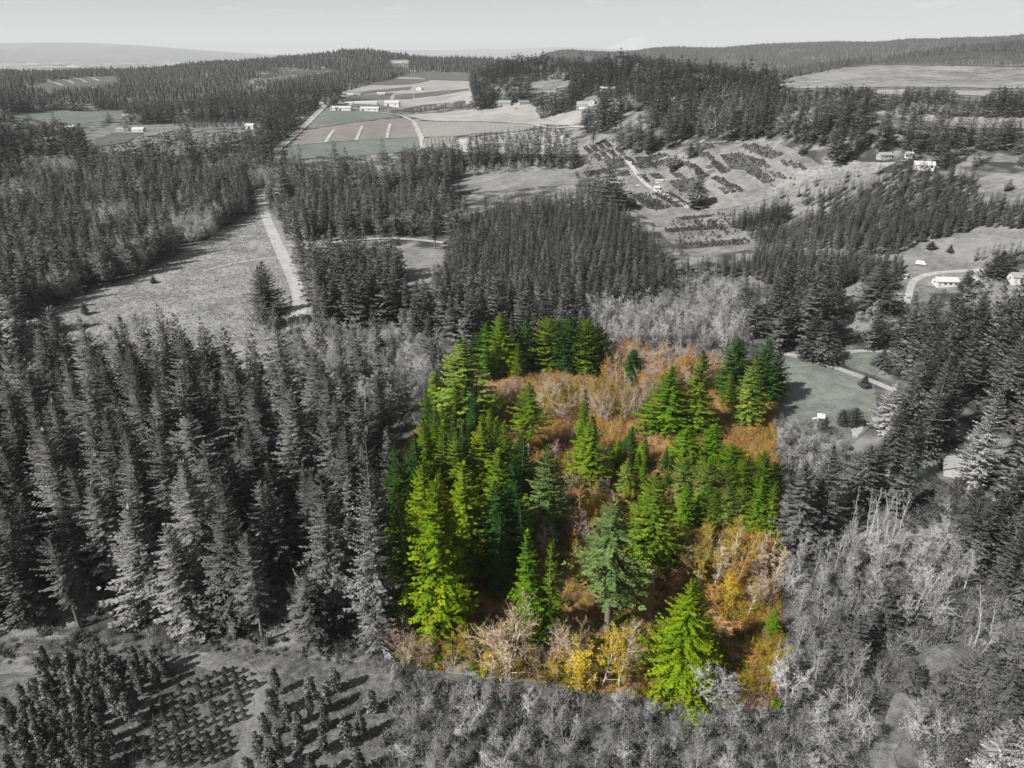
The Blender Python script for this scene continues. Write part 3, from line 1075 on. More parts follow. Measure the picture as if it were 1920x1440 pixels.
G_PALE = ground_mat('bare_pale_soil', [g(0.24), g(0.31), g(0.37)], (0.02, 0.1, 0.7))
G_NURS = ground_mat('nursery_soil', [g(0.10, (1, .985, .95)), g(0.165, (1, .985, .95)), g(0.23, (1, .985, .95))], (0.03, 0.15, 0.9))
G_PLOT = ground_mat('nursery_plot', [g(0.055), g(0.09), g(0.13)], (0.03, 0.2, 0.9), rows=(30, 2.4, g(0.05), 0.5))
G_CLEAR = ground_mat('clearcut_slope', [g(0.09, (1, .985, .96)), g(0.18, (1, .985, .96)), g(0.25, (1, .985, .96))], (0.008, 0.04, 0.15))
G_SCRUB = ground_mat('replanted_slope', [g(0.04), g(0.075), g(0.13)], (0.006, 0.03, 0.15))
G_GRAVEL = ground_mat('gravel', [g(0.23), g(0.30), g(0.37)], (0.05, 0.4, 2.0))
G_ASPH = ground_mat('asphalt', [g(0.27, (1, 1, 1)), g(0.32, (1, 1, 1)), g(0.37, (1, 1, 1))], (0.05, 0.3, 2.0))
G_VERGE = ground_mat('road_verge', [g(0.15), g(0.20), g(0.26)], (0.05, 0.4, 1.5))
G_DIRT = ground_mat('farm_dirt', [g(0.045), g(0.095), g(0.17)], (0.08, 0.6, 3.0), (0.3, 0.35, 0.35))
G_TRACK = ground_mat('dirt_track', [g(0.085), g(0.14), g(0.20)], (0.1, 0.7, 3.0), (0.3, 0.35, 0.35))
G_LITTER = ground_mat('leaf_litter', [(0.07, 0.045, 0.035), (0.22, 0.13, 0.06), (0.42, 0.25, 0.11)], (0.05, 0.25, 1.2))
G_THICK = ground_mat('thicket_floor', [g(0.05), g(0.09), g(0.15)], (0.06, 0.3, 1.6))
G_PAINT = ground_mat('road_paint', [g(0.36), g(0.46)], (0.1, 0.6, 2.0))
G_PATH = ground_mat('grass_path', [g(0.06), g(0.12), g(0.20)], (0.08, 0.5, 2.2))
WATER = plain('pond_water', g(0.16), 0.08)

# parcel of the photograph that is printed in colour
PARCEL = [(738, 1195), (738, 900), (750, 840), (800, 740), (850, 660), (900, 615), (1130, 605), (1380, 630), (1458, 650), (1462, 1330), (1280, 1318), (1000, 1275)]
PARCEL_GROUND = [(742, 1200), (742, 900), (760, 850), (815, 765), (860, 715), (930, 690), (1120, 675), (1370, 690), (1455, 705), (1462, 1335), (1280, 1325), (1000, 1280)]
sheet_world('parcel_floor', to_world(PARCEL_GROUND, 6.0), G_LITTER, 0.08)

# clearing with road on the left
CLEARING = [(35, 612), (110, 575), (290, 500), (420, 430), (470, 405), (484, 398), (525, 460), (548, 530), (556, 590), (560, 640), (575, 720), (330, 740), (60, 700)]
field('clearing', CLEARING, G_CUT, 0.08, keep=False, wob=4.0, label='pale logged clearing beside the road')
OPEN.append(np.array([(60, 606), (110, 580), (290, 505), (420, 436), (470, 410), (490, 400), (520, 450), (505, 490), (475, 540), (478, 620), (440, 630), (405, 590), (345, 560), (285, 575), (215, 600), (180, 585), (140, 600)]))
field('road_verge', [(482, 372), (510, 375), (525, 400), (548, 450), (600, 450), (620, 462), (565, 470), (590, 540), (585, 600), (560, 630), (520, 640), (545, 590), (545, 540), (500, 430), (480, 400)], G_VERGE, 0.12, keep=False)
MAIN = [(492, 352), (490, 372), (494, 395), (508, 430), (524, 465), (543, 505), (557, 540), (565, 568), (560, 592), (548, 612), (536, 640)]
Cm, Nm, road = ribbon('road', MAIN, 7.6, G_ASPH, 0.2, 'two lane country road curving past the clearing')
ribbon('side_road', [(532, 461), (560, 463), (600, 458), (660, 451), (720, 447), (780, 450), (830, 456), (850, 458)], 5.2, G_GRAVEL, 0.26, 'gravel side road between fir stands')
ribbon('track', [(524, 482), (490, 486), (450, 492), (410, 500), (380, 510)], 2.6, G_GRAVEL, 0.16, 'faint track into the clearing', keep=False)
# painted lines on the road, one dash line in the middle and two edge lines
for off, nm, w in ((0.0, 'centre_line', 0.22), (3.2, 'edge_line', 0.10), (-3.2, 'edge_line', 0.10)):
    P2 = []
    for s in (-0.5, 0.5):
        P2.append(Cm + Nm * (off + s * w))
    k = len(Cm)
    V = np.concatenate(P2)
    Z = ground_z(V[:, 0], V[:, 1]) + 0.26 * (1 + np.hypot(V[:, 0], V[:, 1]) / 600.0)
    idx = np.arange(k - 1)
    Q = np.stack([idx, idx + 1, idx + k + 1, idx + k], -1)
    me = mesh_from(nm, np.column_stack([V, Z]), Q)
    if sum(p.normal.z for p in me.polygons) < 0:
        me.flip_normals()
    obj(nm, me, G_PAINT, road)
field('paddock', [(745, 470), (835, 462), (850, 458), (845, 490), (815, 515), (800, 545), (740, 545), (735, 500)], G_LAWN, 0.1, keep=False, wob=2)
OPEN.append(np.array([(762, 468), (835, 460), (826, 480), (803, 515), (770, 520), (757, 490)]))
field('paddock', [(840, 345), (880, 330), (960, 322), (1075, 318), (1085, 345), (990, 352), (900, 362), (850, 360)], G_LAWN, 0.12, wob=2)
field('yard', [(505, 372), (560, 366), (640, 352), (660, 362), (590, 380), (520, 388)], G_NURS, 0.12, keep=False, wob=2)

# upper fields
field('field', [(604, 208), (700, 208), (752, 219), (667, 229), (574, 243), (585, 228)], G_GREEN, label='upper green field below the long white barn')
field('field', [(545, 273), (570, 245), (668, 230), (756, 221), (772, 228), (787, 257), (700, 261)], G_PLOUGH, label='brown ploughed field with pale cross tracks')
field('field', [(522, 292), (543, 274), (700, 262), (788, 258), (790, 276), (700, 290), (640, 294)], G_GREEN, label='lower green field nearest the trees')
for a, b in (((627, 244), (610, 268)), ((680, 237), (668, 264)), ((732, 233), (726, 260))):
    ribbon('track', [a, ((a[0] + b[0]) / 2 - 1, (a[1] + b[1]) / 2), b], 4.5, G_PALE, 0.3, 'pale track across the ploughed field', keep=False)
field('field', [(773, 227), (900, 229), (1010, 234), (985, 246), (900, 250), (850, 256), (797, 257)], G_VINE, label='tan field with fine dark rows')
field('field', [(795, 259), (852, 256), (856, 266), (822, 280), (796, 277)], G_VINE2, label='small brown field of close rows')
field('field', [(760, 216), (830, 211), (900, 204), (1000, 197), (1012, 222), (1075, 236), (1010, 233), (800, 226)], G_TAN, label='broad bare tan field below the farmhouse')
field('nursery_ground', [(835, 270), (860, 262), (990, 246), (1040, 240), (1070, 262), (1045, 290), (930, 288), (850, 285)], G_PALE, 0.12)
field('pond', [(898, 271), (930, 269), (962, 270), (960, 275), (925, 277), (900, 276)], WATER, 0.3, label='narrow dark pond in the pale nursery', wob=0)
ribbon('farm_road', [(700, 209), (752, 217), (775, 228), (790, 258), (793, 280)], 7, G_PALE, 0.34, 'pale farm road between the fields', keep=True)
ribbon('farm_road', [(790, 225), (900, 228), (1000, 233), (1075, 238), (1100, 240)], 5, G_PALE, 0.34, 'pale farm road along the tan field', keep=True)
ribbon('highway', [(512, 288), (530, 272), (556, 250), (580, 228), (596, 212), (610, 200), (600, 192)], 11, G_GRAVEL, 0.3, 'pale road beside the green fields', keep=True)
# hillside farm strips
field('farm_hill', [(630, 196), (640, 172), (700, 158), (760, 140), (800, 135), (878, 136), (884, 170), (888, 186), (868, 203), (760, 206), (725, 200), (700, 192)], G_TAN, 0.1)
for pl, m_, lb in (
    ([(745, 134), (830, 132), (878, 134), (882, 152), (800, 150), (790, 146), (735, 144)], G_ORCH, 'dark crop strip at the top of the hill'),
    ([(690, 160), (735, 148), (790, 149), (805, 152), (770, 158), (735, 160)], G_ORCH, 'dark crop strip below the hilltop house'),
    ([(636, 178), (700, 170), (772, 163), (770, 168), (700, 175), (660, 181)], G_ORCH, 'long dark crop strip on the hill'),
    ([(625, 184), (700, 178), (735, 175), (730, 186), (690, 188), (640, 192)], G_SCRUB, 'dark crop strip above the barns'),
    ([(740, 178), (775, 176), (774, 186), (738, 187)], G_ORCH, 'short dark crop block'),
    ([(776, 176), (878, 166), (880, 170), (820, 180), (775, 185)], G_ORCH, 'tapering dark crop strip'),
    ([(740, 208), (790, 198), (872, 190), (868, 203), (800, 206), (775, 212)], G_SCRUB, 'dark field behind the row of pale trees'),
):
    field('field', pl, m_, 0.3, keep=False, label=lb)
field('field', [(990, 165), (1000, 152), (1040, 149), (1070, 151), (1066, 163), (1030, 168)], G_LAWN, label='small bright pasture among the ridge firs')
field('field', [(915, 200), (930, 192), (985, 188), (1000, 196), (960, 202)], G_TAN, 0.1, label='yard of the tan farmhouse')
field('field', [(1012, 222), (1040, 215), (1090, 205), (1092, 228), (1072, 236)], G_TAN, 0.1, label='dry slope below the white hillside house')
field('field', [(1085, 200), (1090, 182), (1120, 180), (1125, 196), (1100, 204)], G_LAWN, 0.1, label='yard of the white hillside house')
field('field', [(1240, 196), (1265, 184), (1272, 180), (1270, 188), (1255, 198)], G_LAWN, 0.1, label='grassy gap high in the ridge forest')
field('field', [(1130, 245), (1180, 218), (1215, 195), (1222, 197), (1190, 225), (1160, 242)], G_LAWN, 0.1, label='narrow grassy strip through the ridge forest')
# right hand fields
field('field', [(1632, 206), (1700, 211), (1790, 219), (2000, 217), (2000, 242), (1800, 239), (1700, 222), (1635, 214)], G_TAN, label='long pale field on the ridge')
field('clearcut_hill', [(1442, 158), (1500, 141), (1590, 127), (1640, 123), (1780, 124), (2100, 130), (2100, 166), (1900, 166), (1680, 163), (1600, 164), (1500, 166)], G_CLEAR, 0.2, label='pale clear cut hillside')
field('replanted_hill', [(1560, 128), (1640, 116), (1760, 103), (1830, 97), (2100, 100), (2100, 129), (1780, 123), (1640, 122)], G_SCRUB, 0.25, label='dark replanted slope above the clear cut')
field('field', [(1640, 168), (1700, 168), (1690, 178), (1645, 176)], G_TAN, label='sliver of pale field between ridge trees')
field('field', [(1785, 170), (1860, 170), (1850, 180), (1800, 178)], G_TAN, label='small pale field behind the ridge trees')
# nursery plots
NURSERY = [(1060, 285), (1080, 268), (1126, 250), (1150, 256), (1165, 277), (1212, 286), (1262, 280), (1305, 268), (1365, 273), (1400, 268), (1455, 265), (1500, 290), (1560, 318), (1500, 347), (1440, 372), (1345, 392), (1400, 445), (1415, 468), (1300, 482), (1250, 450), (1220, 412), (1180, 390), (1160, 352), (1090, 332)]
field('nursery_ground', NURSERY, G_NURS, 0.1, label='pale soil of the plant nursery')
PLOTS = [
    [(1132, 300), (1168, 298), (1176, 314), (1140, 318)], [(1128, 322), (1178, 320), (1182, 330), (1140, 332)], [(1190, 296), (1222, 294), (1232, 312), (1200, 318)],
    [(1215, 292), (1250, 288), (1262, 300), (1258, 314), (1230, 312)], [(1194, 328), (1210, 327), (1219, 342), (1206, 344)], [(1216, 326), (1234, 325), (1246, 336), (1230, 338)],
    [(1252, 340), (1300, 334), (1318, 352), (1330, 358), (1275, 362)], [(1292, 312), (1304, 311), (1320, 328), (1312, 330)], [(1332, 306), (1342, 305), (1372, 322), (1352, 327)],
    [(1350, 292), (1385, 286), (1438, 304), (1420, 320), (1370, 318)], [(1332, 334), (1345, 331), (1388, 352), (1366, 355)], [(1396, 320), (1422, 316), (1454, 340), (1432, 346)],
    [(1180, 365), (1200, 363), (1262, 388), (1240, 394), (1215, 392)], [(1222, 362), (1260, 362), (1295, 385), (1268, 390)], [(1245, 430), (1380, 422), (1385, 428), (1250, 437)],
    [(1265, 458), (1400, 448), (1408, 458), (1275, 468)], [(1095, 322), (1180, 310), (1200, 306), (1100, 332)], [(1290, 272), (1330, 268), (1344, 276), (1305, 286)],
    [(1385, 274), (1420, 270), (1470, 290), (1445, 300)], [(1310, 320), (1332, 330), (1318, 336), (1300, 326)], [(1272, 410), (1335, 402), (1338, 406), (1280, 414)],
]
for (x0, y0, dx, dy, k) in ((1268, 300, 13, 7, 3), (1345, 352, 14, -3, 3), (1400, 296, 12, 6, 3), (1150, 372, 16, 9, 3), (1110, 290, 14, -6, 4), (1205, 300, 9, 8, 2), (1440, 322, 14, 4, 2), (1255, 322, 12, 6, 2), (1300, 415, 26, -3, 3), (1092, 276, 12, -6, 4), (1290, 280, 14, 5, 3), (1330, 300, 10, 8, 2), (1170, 296, 8, 10, 2), (1195, 374, 14, 6, 3), (1460, 300, 16, 6, 3)):
    for q_ in range(k):
        x_, y_ = x0 + dx * q_, y0 + dy * q_ * 0.6
        PLOTS.append([(x_, y_), (x_ + 9, y_ - 1), (x_ + 22, y_ + 11), (x_ + 12, y_ + 13)])
for pl in PLOTS:
    field('nursery_plot', pl, G_PLOT, 0.2, keep=False, wob=0.6)
ribbon('farm_track', [(1500, 345), (1440, 368), (1340, 392), (1250, 402), (1215, 402)], 7, G_NURS, 0.22, 'broad pale track below the nursery')
ribbon('farm_track', [(1335, 398), (1352, 415), (1390, 445), (1415, 465)], 5, G_NURS, 0.22, 'pale track beside the nursery rows')
ribbon('farm_track', [(1080, 338), (1140, 330), (1200, 312), (1290, 276), (1330, 270), (1440, 265)], 4, G_NURS, 0.26, 'pale track along the ridge forest')
ribbon('farm_track', [(1176, 300), (1192, 325), (1214, 350), (1240, 362), (1275, 380), (1292, 392)], 4, G_PALE, 0.3, 'pale lane through the nursery plots')
# homestead
HOMEST = [(1690, 505), (1700, 455), (1790, 440), (1850, 425), (1990, 428), (1990, 475), (1900, 480), (1880, 510), (1930, 545), (1760, 552), (1690, 545), (1660, 525)]
field('homestead_lawn', HOMEST, G_LAWN, 0.1, keep=False, label='mown lawn round the white house')
OPEN.append(np.array([(1700, 500), (1705, 455), (1790, 441), (1850, 426), (1915, 430), (1915, 452), (1860, 450), (1790, 470), (1780, 490), (1840, 500), (1835, 512), (1800, 522), (1760, 536), (1720, 535), (1695, 530)]))
ribbon('driveway', [(1843, 507), (1800, 508), (1750, 512), (1722, 517), (1708, 527), (1706, 545), (1700, 570)], 3.6, G_GRAVEL, 0.2, 'curved gravel drive to the white house')
field('lawn', [(1835, 335), (1870, 325), (1990, 330), (1990, 365), (1890, 362), (1840, 352)], G_LAWN, 0.12)
field('lawn', [(1780, 292), (1910, 292), (1910, 305), (1840, 305), (1790, 300)], G_LAWN, 0.12)
field('scrub_slope', [(1485, 318), (1600, 302), (1680, 305), (1640, 325), (1560, 335), (1500, 345)], G_CUT, 0.12)
field('plantation_ground', [(1345, 395), (1500, 350), (1560, 335), (1700, 320), (1860, 340), (1990, 370), (1990, 430), (1850, 428), (1710, 455), (1700, 520), (1560, 530), (1480, 520), (1420, 475)], G_LAWN, 0.06, keep=False)
field('glade', [(1585, 535), (1640, 525), (1652, 560), (1640, 590), (1605, 600), (1590, 570)], G_LAWN, 0.12)
field('glade', [(1400, 515), (1430, 512), (1432, 535), (1400, 540)], G_LAWN, 0.12, keep=False)
# meadow by the parcel
field('meadow', [(1450, 690), (1475, 664), (1520, 672), (1600, 700), (1640, 712), (1645, 790), (1600, 830), (1520, 830), (1450, 800)], G_MEADOW, 0.12, keep=False, label='mown grey green meadow beside the coloured parcel')
OPEN.append(np.array([(1480, 680), (1490, 672), (1600, 705), (1636, 716), (1625, 760), (1600, 775), (1545, 775), (1485, 745)]))
field('meadow', [(1555, 668), (1590, 655), (1665, 660), (1655, 690), (1640, 705), (1600, 694)], G_MEADOW, 0.12)
ribbon('driveway', [(1470, 664), (1500, 668), (1550, 684), (1600, 702), (1640, 716), (1680, 735)], 4.2, G_GRAVEL, 0.22, 'pale drive along the top of the meadow')
ribbon('driveway', [(1545, 672), (1590, 658), (1640, 657), (1690, 664)], 3.0, G_GRAVEL, 0.2, 'pale lane behind the meadow')
field('forecourt', [(1596, 812), (1604, 798), (1620, 796), (1618, 806), (1608, 822), (1598, 822)], G_GRAVEL, 0.2)
field('garden', [(1715, 900), (1730, 868), (1755, 862), (1760, 880), (1740, 905)], G_MEADOW, 0.1)
field('garden', [(1800, 862), (1830, 835), (1865, 840), (1880, 865), (1850, 880), (1815, 885)], G_MEADOW, 0.1)
# left homesteads
field('field', [(10, 210), (100, 205), (235, 206), (230, 224), (150, 232), (30, 226)], G_GREEN, label='grey green field left of the homestead')
field('field', [(145, 262), (190, 240), (330, 226), (480, 226), (490, 238), (330, 244), (250, 262), (180, 268)], G_LAWN, 0.12, label='pale yards round the white barns')
field('field', [(175, 262), (210, 250), (272, 250), (235, 268), (180, 278)], G_ORCH, 0.3, keep=True, label='dark crop patch below the white barn')
field('field', [(175, 280), (245, 268), (320, 255), (330, 262), (240, 282), (180, 290)], G_LAWN, 0.14, keep=False)
field('field', [(60, 158), (120, 148), (215, 141), (222, 152), (180, 160), (90, 166)], G_ORCH, label='dark striped field on the left rise')
for a, b in (((88, 153), (118, 162)), ((115, 150), (140, 158)), ((138, 147), (163, 156)), ((162, 145), (186, 153))):
    ribbon('track', [a, ((a[0] + b[0]) / 2 + 2, (a[1] + b[1]) / 2 - 1), b], 8, G_PALE, 0.4, 'pale lane through the striped field', keep=False)
field('field', [(430, 150), (560, 132), (640, 128), (600, 136), (500, 146)], G_SCRUB, label='dark young plantation on the hill')
field('field', [(730, 112), (770, 112), (765, 120), (735, 119)], G_TAN)

for pl in ([(1778, 868), (1816, 866), (1820, 908), (1784, 908)], [(1832, 810), (1870, 810), (1870, 842), (1838, 842)], [(1796, 740), (1834, 740), (1842, 880), (1790, 880)], [(1640, 722), (1668, 718), (1672, 800), (1638, 800)]):
    OPEN.append(np.array(pl, float))

# nearest ground: tree farm and thickets
FARM = [(-300, 1262), (0, 1255), (75, 1245), (250, 1240), (370, 1224), (430, 1222), (600, 1238), (740, 1248), (735, 1320), (715, 1440), (690, 1600), (-300, 1600)]
field('tree_farm_soil', FARM, G_DIRT, 0.08, keep=False, label='bare soil of the clipped conifer rows')
ribbon('farm_track', [(-120, 1262), (0, 1258), (70, 1250), (130, 1248)], 3.4, G_TRACK, 0.16, 'dirt track at the left end of the tree farm', keep=False, rough=0.22)
ribbon('farm_track', [(330, 1232), (370, 1232), (420, 1236), (470, 1246), (505, 1264), (500, 1300), (480, 1370), (455, 1450), (430, 1520)], 4.2, G_TRACK, 0.16, 'dirt track between the tree farm blocks', keep=False, rough=0.22)
field('thicket_floor', [(735, 1250), (1000, 1280), (1280, 1322), (1462, 1335), (1462, 1020), (1800, 1000), (2300, 1060), (2300, 1700), (690, 1700)], G_THICK, 0.06, keep=False)
ribbon('grass_path', [(1790, 1225), (1740, 1240), (1710, 1275), (1690, 1320), (1665, 1370), (1655, 1440), (1650, 1520)], 3.6, G_PATH, 0.18, 'worn grassy path through the bare thicket', keep=False, rough=0.3)

# distant hills and a snow peak beyond the plain
HILLM = ground_mat('distant_hills', [g(0.06), g(0.09), g(0.13)], (0.0004, 0.002, 0.01))
SNOW = ground_mat('snow_peak', [g(0.45), g(0.55), g(0.62)], (0.0005, 0.003, 0.01))


def far_range(name, pts, d, depth, mat, label, base=-140.0, rough=0.06, seed=1):
    """Mountain range: crest read off the skyline, slopes falling to both sides."""
    r = np.random.default_rng(seed)
    px = np.linspace(pts[0][0], pts[-1][0], 90)
    py = np.interp(px, [p[0] for p in pts], [p[1] for p in pts])
    V = []
    rows = 9
    ph = r.uniform(0, 6, 6)
    for i in range(90):
        rx, ry, rz = ray(px[i], py[i])
        h = math.hypot(rx, ry)
        zc = CAMZ + d * rz / h
        for k in range(rows):
            s = (k - (rows - 1) / 2) / ((rows - 1) / 2)
            dist = d + depth * s
            fall = (1 - abs(s)) ** 1.1
            wob = rough * (math.sin(px[i] / 9 + ph[k % 6] + 3 * s) + 0.6 * math.sin(px[i] / 4.1 + ph[(k + 2) % 6])) * (1 - fall) * fall * 4
            z = base + (zc - base) * max(0, fall + (wob if s else 0))
            V.append((dist * rx / h, dist * ry / h, z))
    ii, jj = np.meshgrid(np.arange(89), np.arange(rows - 1), indexing='ij')
    q = ii * rows + jj
    Q = np.stack([q, q + rows, q + rows + 1, q + 1], -1).reshape(-1, 4)
    me = mesh_from(name, np.array(V), Q, smooth=True)
    me.update()
    if sum(p.normal.z for p in me.polygons) < 0:
        me.flip_normals()
    return tag(obj(name, me, mat), label, kind='structure')


far_range('hills', [(-700, 90), (-200, 84), (0, 81), (60, 80), (150, 80), (230, 83), (300, 88), (380, 94), (470, 100), (560, 105), (660, 110)], 30000, 9000, HILLM, 'long low hills across the valley plain', seed=3)
far_range('hills', [(560, 99), (660, 95), (760, 93), (840, 94), (900, 91), (960, 92), (1040, 88), (1100, 90), (1180, 93), (1300, 97)], 42000, 9000, HILLM, 'faint hills on the horizon', seed=5)
far_range('snow_mountain', [(1120, 95), (1150, 86), (1172, 76), (1186, 69), (1198, 67), (1210, 70), (1225, 78), (1250, 86), (1290, 95)], 62000, 12000, SNOW, 'faint snow capped mountain above the far ridge', seed=8)


# ------------------------------------------------------------------ trees: where they stand
TREES = []      # conifers as dicts: x y z H R mat kind zone hand label
BARES = []
OPEN_BB = [(p[:, 0].min(), p[:, 1].min(), p[:, 0].max(), p[:, 1].max()) for p in OPEN]


def blocked(x, y, z, H, R=None, fr=(0.03, 0.35, 0.65, 0.95)):
    """True where a tree would hide ground that the photograph shows open."""
    res = np.zeros(len(x), bool)
    tests = [(f, 0.0) for f in fr]
    if R is not None:
        tests += [(0.30, -0.62), (0.30, 0.62), (0.6, -0.4), (0.6, 0.4)]
    for f, off in tests:
        px, py, dep = project(x, y, z + H * f)
        if off:
            px = px + off * R * F / dep
        for p, bb in zip(OPEN, OPEN_BB):
            m = (px >= bb[0]) & (px <= bb[2]) & (py >= bb[1]) & (py <= bb[3]) & ~res
            if m.any():
                idx = np.where(m)[0]
                res[idx] |= inside(p, px[idx], py[idx])
    return res


def jitter_grid(poly_w, spacing, jit=0.38, seed=0, rot=0.0):
    r = np.random.default_rng(seed)
    poly_w = np.asarray(poly_w)
    c, s = math.cos(rot), math.sin(rot)
    R2 = np.array([[c, -s], [s, c]])
    q = poly_w @ R2
    lo, hi = q.min(0), q.max(0)
    gx, gy = np.meshgrid(np.arange(lo[0], hi[0], spacing), np.arange(lo[1], hi[1], spacing))
    gx = gx + (np.arange(gx.shape[0])[:, None] % 2) * spacing * 0.5 * (jit > 0.15)
    pts = np.stack([gx.ravel(), gy.ravel()], 1)
    pts = pts + r.uniform(-jit, jit, pts.shape) * spacing
    pts = pts @ R2.T
    return pts[inside(poly_w, pts[:, 0], pts[:, 1])]


def add_hand(kind, mat, bx, by, top, width, label=None, zone='hand'):
    b = at(bx, by)[0]
    H = height_to(b, top)
    dep = float(project(*b)[2])
    TREES.append(dict(x=b[0], y=b[1], z=b[2], H=H, R=width * 0.5 * dep / F * (1.42 if kind in ('full', 'slim', 'ragged') else 1.2), mat=mat, kind=kind, zone=zone, hand=True, label=label))


# firs of the coloured parcel, one by one: kind, colour, base x, base y, top y, width
for t in [
    ('full', 'olive', 875, 800, 630, 100, 'large olive green fir with bare lower trunk at the upper left parcel corner'),
    ('slim', 'leaf', 822, 790, 698, 52, 'small mid green fir just left below the large corner fir'),
    ('full', 'leaf', 944, 698, 586, 66, 'yellow topped green fir at the back edge, left of the dark firs'),
    ('full', 'dgreen', 912, 690, 602, 60, 'dark green fir at the back edge nearest the big corner fir'),
    ('full', 'dgreen', 985, 694, 593, 50, 'dark fir at the back edge beside a dead pale snag'),
    ('round', 'leaf', 1034, 694, 596, 62, 'leftmost of the broad rounded firs at the back edge'),
    ('round', 'dgreen', 1068, 702, 597, 62, 'second of the broad rounded firs at the back edge'),
    ('round', 'leaf', 1097, 706, 599, 60, 'third of the broad rounded firs at the back edge'),
    ('full', 'dgreen', 1122, 700, 612, 52, 'rightmost dark fir of the rounded back edge clump'),
    ('full', 'dgreen', 1185, 722, 654, 48, 'lone small dark green fir among tan bare trees'),
    ('full', 'vivid', 1249, 815, 688, 78, 'vivid green fir with short bare trunk, left of the pair above the golden scrub'),
    ('full', 'leaf', 1301, 815, 655, 66, 'taller fir of the pair with a clear bare trunk above the golden scrub'),
    ('full', 'dgreen', 1372, 748, 632, 66, 'dark green fir at the upper right corner, left of the clump'),
    ('full', 'dgreen', 1420, 748, 634, 62, 'dark green fir at the upper right corner, middle of the clump'),
    ('full', 'dgreen', 1446, 756, 655, 46, 'dark green fir at the upper right corner beside the meadow'),
    ('slim', 'olive', 1396, 800, 668, 52, 'yellow green fir standing in front of the upper right clump'),
    ('ragged', 'leaf', 992, 858, 716, 62, 'ragged fir with a long bare dark trunk in mid parcel'),
    ('slim', 'vivid', 1090, 870, 733, 36, 'narrow dark spire fir behind the wide central fir'),
    ('full', 'leaf', 1104, 915, 780, 66, 'wide central fir in front of the narrow spire'),
    ('slim', 'dgreen', 1180, 855, 800, 24, 'small dark fir, rear of the cluster right of centre'),
    ('slim', 'vivid', 1157, 878, 824, 28, 'small vivid fir left in the cluster right of centre'),
    ('slim', 'leaf', 1204, 868, 822, 26, 'small fir right in the cluster right of centre'),
    ('slim', 'olive', 1172, 925, 861, 30, 'small yellow green fir with thin trunk below the small cluster'),
    ('full', 'vivid', 1283, 878, 800, 62, 'dense vivid fir left of the pointed fir below the golden scrub'),
    ('full', 'vivid', 1328, 880, 793, 52, 'pointed vivid fir below the pair with bare trunks'),
    ('round', 'vivid', 1366, 902, 836, 46, 'rounded vivid fir right of the pointed fir'),
    ('round', 'olive', 1279, 945, 858, 44, 'pale olive pine at the left of the pine row'),
    ('round', 'olive', 1318, 958, 868, 46, 'second pale olive pine of the pine row'),
    ('round', 'olive', 1352, 952, 874, 42, 'third pine of the row, partly hidden by two shorter pines'),
    ('round', 'leaf', 1386, 945, 862, 46, 'green pine in the middle rear of the pine row'),
    ('round', 'vivid', 1419, 948, 848, 50, 'tallest pine at the right rear of the pine row'),
    ('round', 'dgreen', 1445, 945, 868, 40, 'dark pine at the parcel edge behind the pine row'),
    ('round', 'olive', 1356, 990, 912, 42, 'left shorter pine in the front of the pine row'),
    ('round', 'olive', 1384, 990, 915, 42, 'middle shorter pine in the front of the pine row'),
    ('full', 'leaf', 1414, 1005, 900, 44, 'conical pine in the front right of the pine row'),
    ('full', 'leaf', 1438, 1012, 903, 40, 'conical pine at the right edge, front of the row'),
    ('slim', 'vivid', 1282, 992, 908, 34, 'narrow vivid fir, left of two below the pine row'),
    ('slim', 'vivid', 1310, 980, 918, 32, 'narrow vivid fir, right of two below the pine row'),
    ('full', 'leaf', 1216, 1065, 886, 84, 'large leaf green fir behind the tall pale trunk fir'),
    ('ragged', 'blue', 1138, 1184, 934, 122, 'tall pale blue green fir with long bare trunk in front'),
    ('full', 'blue', 1026, 1010, 830, 66, 'soft grey green fir between the lime giants and the centre'),
    ('full', 'lime', 905, 960, 779, 66, 'lime topped fir, rear centre of the lime group'),
    ('full', 'leaf', 926, 960, 788, 56, 'darker fir just right of the rear lime topped fir'),
    ('full', 'leaf', 808, 960, 782, 58, 'leaf green fir, rear left of the lime group'),
    ('slim', 'leaf', 832, 965, 790, 44, 'narrow leaf green fir, rear of the lime group'),
    ('full', 'leaf', 857, 970, 795, 60, 'leaf green fir, rear middle of the lime group'),
    ('full', 'dgreen', 790, 990, 808, 60, 'dark green fir behind the leftmost lime giant'),
    ('full', 'dgreen', 757, 1015, 828, 60, 'dark blue green fir at the left parcel edge, rear'),
    ('full', 'lime', 800, 1080, 862, 84, 'lime giant fir at the left with a broad flank'),
    ('full', 'lime', 876, 1075, 864, 86, 'lime giant fir right of the broad flanked one'),
    ('slim', 'leaf', 936, 1000, 840, 52, 'narrow fir right of the lime giants'),
    ('full', 'dgreen', 974, 985, 806, 56, 'dark green fir between lime giants and grey green fir'),
    ('slim', 'lime', 986, 1010, 924, 34, 'short lime fir below the grey green fir'),
    ('full', 'lime', 829, 1185, 898, 112, 'largest lime giant fir in front, reaching the golden shrubs'),
    ('full', 'leaf', 772, 1168, 900, 84, 'green fir with mossy branches on the left parcel edge'),
    ('full', 'dgreen', 930, 1075, 905, 80, 'dark shaded fir right behind the largest lime giant'),
    ('full', 'dgreen', 962, 1060, 900, 66, 'shaded fir in the dark gap right of the lime giants'),
    ('slim', 'vivid', 998, 1216, 996, 62, 'taller of the twin vivid firs in the front'),
    ('slim', 'leaf', 1026, 1218, 1017, 52, 'shorter of the twin vivid firs in the front'),
    ('broad', 'lime', 1276, 1276, 1080, 156, 'broad bushy lime fir with boughs to the ground in front'),
    ('slim', 'vivid', 1444, 1195, 1140, 24, 'tiny vivid fir at the right parcel edge'),
]:
    add_hand(*t[:6], label=t[6], zone='parcel')
